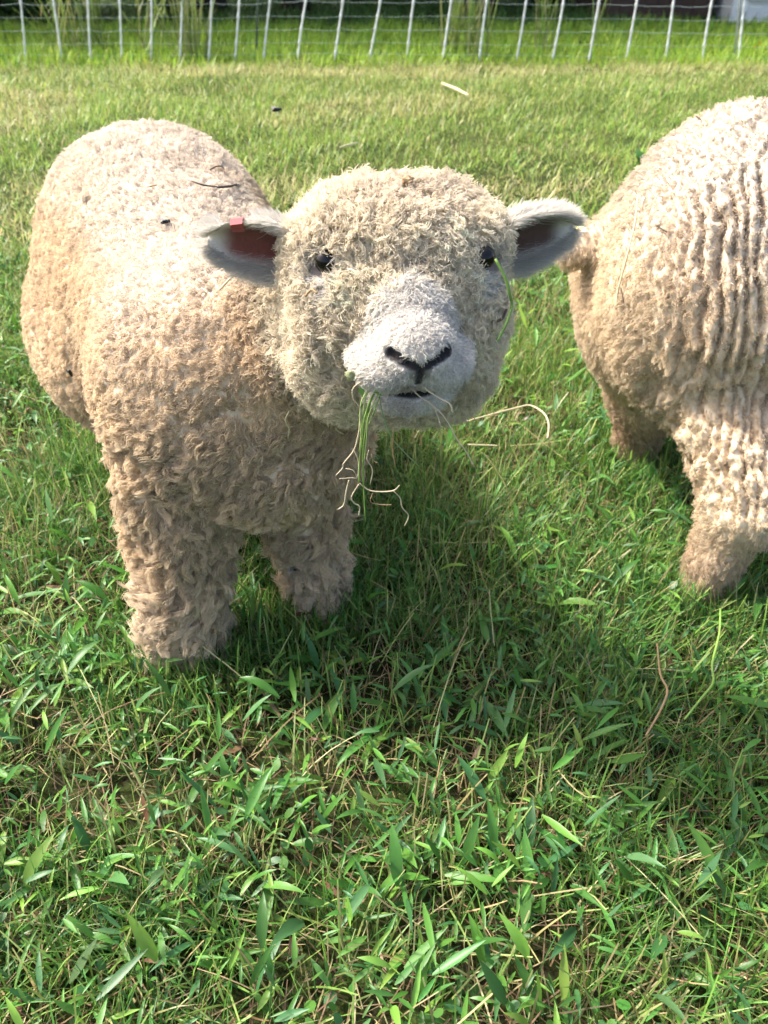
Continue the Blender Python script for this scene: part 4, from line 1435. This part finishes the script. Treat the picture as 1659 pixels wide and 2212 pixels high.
def on_wool(bv, px, py, lift):
    r = Vector(ray(px, py)).normalized()
    hit, nrm, _, _ = bv.ray_cast(Vector((0, 0, CAM_H)), r)
    if hit is None:
        hit, nrm, _, _ = bv.find_nearest(Vector(at(px, py, 0.9)))
    if nrm.dot(r) > 0: nrm = -nrm
    return np.array(hit + nrm * lift * 0.35 - r * lift * 0.85)

def smooth_path(pts, per=4):
    P = [np.array(p, float) for p in pts]
    if len(P) < 3:
        return [P[0] * (1 - t) + P[-1] * t for t in np.linspace(0, 1, per + 1)]
    out = []
    for i in range(len(P) - 1):
        a, b, c, d = P[max(i - 1, 0)], P[i], P[i + 1], P[min(i + 2, len(P) - 1)]
        for t in np.linspace(0, 1, per + 1)[:-1]:
            out.append(0.5 * (2 * b + (c - a) * t + (2 * a - 5 * b + 4 * c - d) * t * t + (3 * b - a - 3 * c + d) * t ** 3))
    out.append(P[-1])
    return out

def straw(pts, r, mat, label, parent=None, name='straw', cat='straw'):
    mb = MB()
    P = smooth_path(pts)
    n = len(P)
    r = r * (0.68 if parent is not None else 1.0)
    mb.tube(P, [r * (0.75 + 0.25 * math.sin(3.1 * i / (n - 1))) for i in range(n)], 6)
    o = mb.build(name, mat, parent, smooth=True)
    if parent is None: tag(o, label, cat, 'straws caught in the wool')
    return o

WS = [(BV1, [(415, 399), (440, 408), (468, 411)], 0.0011, M_ST_DARK, 'thin dark straw on the back of the facing sheep, left half of a crossed pair'),
      (BV1, [(466, 412), (492, 409), (521, 402)], 0.0016, M_ST_DARK, 'thick dark straw on the back of the facing sheep, below a hooked one'),
      (BV1, [(452, 374), (466, 366), (478, 367), (482, 380)], 0.0010, M_ST_DARK, 'hooked dark straw on the back of the facing sheep'),
      (BV1, [(516, 293), (530, 293), (534, 312)], 0.0011, M_ST_DARK, 'bent dark straw at the ridge of the facing sheep back'),
      (BV1, [(612, 361), (640, 358)], 0.0010, M_ST_DARK, 'dark straw where the back meets the head'),
      (BV1, [(672, 390), (696, 383)], 0.0013, M_ST_DARK, 'short dark straw on the crown above the tagged ear'),
      (BV1, [(482, 632), (506, 608), (520, 598)], 0.0011, M_ST_PALE, 'pale split straw under the tagged ear'),
      (BV1, [(624, 882), (616, 900), (622, 920), (627, 940)], 0.0009, M_ST_PALE, 'curled pale straw on the chest beside the cheek'),
      (BV1, [(664, 640), (680, 626), (692, 634)], 0.0012, M_ST_TAN, 'curled brown leaf scrap below the eye near the tagged ear'),
      (BV1, [(716, 921), (740, 930)], 0.0011, M_ST_PALE, 'short pale straw under the jaw'),
      (BV1, [(1064, 690), (1074, 684), (1082, 668)], 0.0013, M_ST_DARK, 'dark scrap beside the green blade on the cheek'),
      (BV1, [(320, 412), (340, 407)], 0.0009, M_ST_TAN, 'short tan straw on the near flank below the back'),
      (BV2, [(1382, 422), (1376, 478), (1362, 540), (1346, 600), (1337, 640), (1335, 668)], 0.0014, M_ST_PALE, 'long pale straw hanging down the rump of the second sheep'),
      (BV2, [(1326, 230 + 200), (1332, 436)], 0.0012, M_ST_DARK, 'tiny dark scrap on the rump beside the long straw'),
      (BV2, [(1346, 622), (1352, 655)], 0.0008, M_ST_DARK, 'thin dark straw low on the rump of the second sheep'),
      (BV2, [(1502, 256), (1518, 262)], 0.0010, M_ST_DARK, 'short dark straw on the back of the second sheep')]
for bv, px, r, m, lab in WS:
    straw([on_wool(bv, a, b, 0.014 if bv is BV1 else 0.009) for a, b in px], r, m, lab)

# seed scrap on the crown
def blob(name, c, r, mat, label, cat):
    bm = bmesh.new(); bmesh.ops.create_icosphere(bm, subdivisions=2, radius=1)
    for v in bm.verts:
        k = 0.75 + 0.5 * random.random()
        v.co = Vector((v.co.x * r[0] * k + c[0], v.co.y * r[1] * k + c[1], v.co.z * r[2] * k + c[2]))
    me = bpy.data.meshes.new(name); bm.to_mesh(me); bm.free(); me.materials.append(mat)
    o = bpy.data.objects.new(name, me); link(o); tag(o, label, cat); return o
blob('seed_head', on_wool(BV1, 880, 402, 0.013), (0.005, 0.004, 0.004), M_ST_TAN, 'brown seed scrap stuck in the wool of the crown', 'seed')
blob('seed_head', on_wool(BV1, 768, 806, 0.014), (0.004, 0.003, 0.005), mat_plain('seed_tan', (0.30, 0.31, 0.15), 0.6, 0.4, 300), 'tan seed head stuck at the corner of the mouth', 'seed')

def make_fly(c, fwd, up, label, size=1.0):
    c = np.array(c, float); f = unit(np.array(fwd, float)); u = np.array(up, float); u = unit(u - f * (u @ f)); s = np.cross(f, u)
    root = empty('fly', c); tag(root, label, 'fly', 'flies around the sheep')
    mb = MB()
    prof = [(-0.0048, 0.0002), (-0.0036, 0.0014), (-0.0015, 0.0018), (0.0, 0.0015), (0.0012, 0.0019), (0.0026, 0.0012), (0.0032, 0.0016), (0.0042, 0.0012), (0.0046, 0.0002)]
    mb.tube([c + f * a * size for a, _ in prof], [r * size for _, r in prof], 8)
    mb.build('body', M_FLY, root, smooth=True)
    for k in (-1, 1):
        mb = MB()
        b = c + u * 0.0015 * size
        mb.add([b + f * 0.001 * size, b + s * k * 0.0035 * size - f * 0.001 * size + u * 0.0012 * size, b + s * k * 0.0042 * size - f * 0.0055 * size + u * 0.0010 * size, b + s * k * 0.0008 * size - f * 0.0045 * size],
               [(0, 1, 2, 3)])
        mb.build('wing', M_WING, root)
    for k in (-1, 1):
        for a in (-0.0012, 0.0004, 0.002):
            mb = MB(); p = c + f * a * size
            mb.tube([p, p + s * k * 0.0028 * size - u * 0.0006 * size, p + s * k * 0.0040 * size - u * 0.0026 * size], 0.00022 * size, 4)
            mb.build('leg', M_FLY, root)
make_fly(at(598, 237, 1.55), (0.9, 0.2, 0.1), (0, 0, 1), 'fly in mid-air above the field, right of the sheep back', 1.9)
p = on_wool(BV1, 300, 263, 0.012); make_fly(p, (0.9, 0.4, 0.1), (0, 0, 1), 'fly resting on top of the rump', 1.3)
p = on_wool(BV1, 156, 803, 0.014); make_fly(p, (0.1, 0.1, -1), (-0.8, -0.6, 0), 'fly resting low on the near flank', 1.2)
p = on_wool(BV1, 640, 1224, 0.020); make_fly(p, (0.9, 0.1, -0.2), (0.1, -0.9, 0.3), 'fly on the wool of the far foreleg', 1.0)

# grass, stems and roots hanging from the mouth
def q5(pts, Y0, Y1=None):
    n = len(pts); Y1 = Y0 if Y1 is None else Y1
    return [at((1050 + x / 3.318) / 1.507, (1200 + y / 3.318) / 1.507, Y0 + (Y1 - Y0) * i / max(1, n - 1)) for i, (x, y) in enumerate(pts)]

def make_mouthful():
    m0 = HEAD1.w((-0.036, 0.086, -0.086)); Y = m0[1] - 0.012
    root = empty('grass_bunch', m0); tag(root, 'bunch of green stems and pale roots dangling from the sheep mouth', 'grass')
    G = [([(600, 205), (520, 330), (450, 560), (430, 760), (400, 1000), (395, 1240)], 0.0011), ([(560, 180), (470, 300), (440, 480), (420, 700), (400, 900)], 0.0011),
         ([(580, 230), (500, 420), (470, 640), (440, 900), (440, 1200), (462, 1650)], 0.0011), ([(610, 260), (560, 360), (490, 540), (475, 760), (450, 1000)], 0.0010),
         ([(620, 300), (560, 450), (500, 600)], 0.0009), ([(530, 190), (430, 330), (405, 500), (420, 740)], 0.0010)]
    for i, (pts, r) in enumerate(G): straw(q5(pts, Y, Y - 0.01), r, (M_ST_GREEN, M_ST_LIME)[i % 2], None, root, 'stem')
    straw(q5([(610, 230), (640, 450), (740, 730), (880, 900), (1040, 1050)], Y, Y + 0.02), 0.0008, M_ST_BLUE, None, root, 'stem')
    for pts, r in (([(480, 110), (340, 200), (330, 320), (410, 440), (400, 600), (390, 700), (340, 880), (230, 1020), (220, 1070), (150, 1150)], 0.0010),
                   ([(340, 880), (390, 1010), (380, 1190)], 0.0008), ([(285, 1205), (255, 1330), (230, 1470), (165, 1520)], 0.0010),
                   ([(395, 1245), (315, 1380), (340, 1450), (400, 1490), (390, 1590)], 0.0010), ([(390, 1230), (520, 1320), (750, 1322), (832, 1260)], 0.0010),
                   ([(770, 1325), (840, 1400), (860, 1500), (930, 1590), (885, 1700)], 0.0008), ([(540, 1350), (520, 1440), (640, 1470), (750, 1470)], 0.0006),
                   ([(250, 1080), (330, 1100), (370, 1180), (310, 1180), (180, 1190)], 0.0007), ([(500, 880), (480, 980), (540, 1090), (515, 1250)], 0.0007),
                   ([(530, 920), (545, 990), (600, 1020)], 0.0005)):
        straw(q5(pts, Y - 0.004, Y - 0.008), r, M_ROOT if r > 0.0006 else M_ST_TAN, None, root, 'root')
    straw(q5([(770, 650), (755, 850), (785, 1060)], Y + 0.01), 0.0010, M_ST_TAN, None, root, 'seed_stalk')
    for pts in ([(540, 150), (610, 190), (640, 300), (560, 260)], [(400, 190), (460, 240), (430, 310), (385, 250)]):
        P = q5(pts, Y - 0.006)
        mb = MB(); mb.add(P, [(0, 1, 2, 3)]); mb.build('leaf', M_ST_GREEN, root)
    t = empty('grass_stalks', HEAD1.w((0.0, 0.105, -0.089))); tag(t, 'two pale grass stalks sticking out of the middle of the mouth', 'grass')
    for pts, r in (([(900, 190), (960, 220), (1060, 310), (1180, 390), (1320, 530), (1410, 690), (1470, 790), (1540, 880), (1640, 1060)], 0.0009),
                   ([(1100, 210), (1140, 240), (1260, 320), (1375, 380), (1400, 465)], 0.0013), ([(1180, 390), (1240, 500), (1280, 640)], 0.0006)):
        straw(q5(pts, m0[1] - 0.018, m0[1] - 0.030), r, M_ROOT, None, t, 'stalk')
    s = straw(q5([(740, 250), (820, 240), (930, 205)], m0[1] - 0.016), 0.0014, M_ST_TAN, 'brown chewed stalk lying along the lip')
    b = [at(x, y, m0[1] - 0.02 + 0.02 * i / 2) for i, (x, y) in enumerate([(1380 / 1659 * 331.8 + 700, 900), (975, 985), (985, 1060)])]
make_mouthful()
g = [on_wool(BV1, x - 6, y, 0.026) for x, y in ((1068, 560), (1076, 600), (1084, 640), (1088, 664), (1076, 698), (1060, 727))]
straw(g, 0.0014, M_ST_GREEN, 'green grass blade hanging below the shaded eye', None, 'green_straw', 'grass')

# things lying in the grass
def gpts(pts, z): return [gnd(x, y, z) for x, y in pts]
straw(gpts([(1002, 912), (1070, 893), (1120, 880), (1146, 876), (1174, 892), (1185, 915), (1183, 946)], 0.085), 0.0018, M_ST_PALE, 'long bent pale stalk arching over the grass between the two sheep', None, 'dry_stalk', 'stalk')
straw(gpts([(955, 180), (985, 192), (1012, 206)], 0.05), 0.009, M_ST_PALE, 'pale stick lying in the field above the sheep head', None, 'stick', 'stick')
straw(gpts([(735, 318), (775, 308)], 0.05), 0.005, M_ST_PALE, 'short pale straw lying in the field beside the sheep back', None, 'stick', 'stick')
straw(gpts([(1010, 960), (1060, 962)], 0.06) + gpts([(1075, 963)], 0.06), 0.0014, M_ST_PALE, 'short pale straw in the grass beside the jaw', None, 'dry_stalk', 'stalk')
def q7(pts, z): return [gnd((1400 + x / 1.508) / 1.507, (1200 + y / 1.508) / 1.507, z) for x, y in pts]
straw(q7([(1425, 1180), (1420, 1300), (1385, 1450), (1390, 1540), (1330, 1620), (1250, 1720)], 0.09), 0.0016, M_ST_GREEN, 'long jointed green stem below the hind foot of the second sheep', None, 'dry_stalk', 'stalk')
straw(q7([(1115, 1350), (1130, 1500), (1165, 1580), (1130, 1680), (1060, 1800)], 0.08), 0.0015, M_ST_TAN, 'long brownish stem left of the jointed green stem', None, 'dry_stalk', 'stalk')

def make_plant(px, py, n, L, label):
    p = gnd(px, py); root = empty('leafy_plant', p); tag(root, label, 'plant')
    for k in range(n):
        a = k * 6.283 / n + random.uniform(-0.3, 0.3)
        V, Q, m = blades(np.array([[p[0], p[1], 0.0]]), np.array([a]), np.array([0.35]), np.array([L * random.uniform(0.8, 1.1)]), np.array([L * 0.45]), np.array([0.9]), [0.15, 0.6, 1, 0.9, 0.45, 0.05], 5)
        np_mesh('leaf', V, Q, M_LEAF, rep(np.array([[0.09, 0.24, 0.05]]) * random.uniform(0.85, 1.15), m), parent=root)
make_plant(1392, 372, 6, 0.13, 'broad-leaved green weed beside the rump of the second sheep')
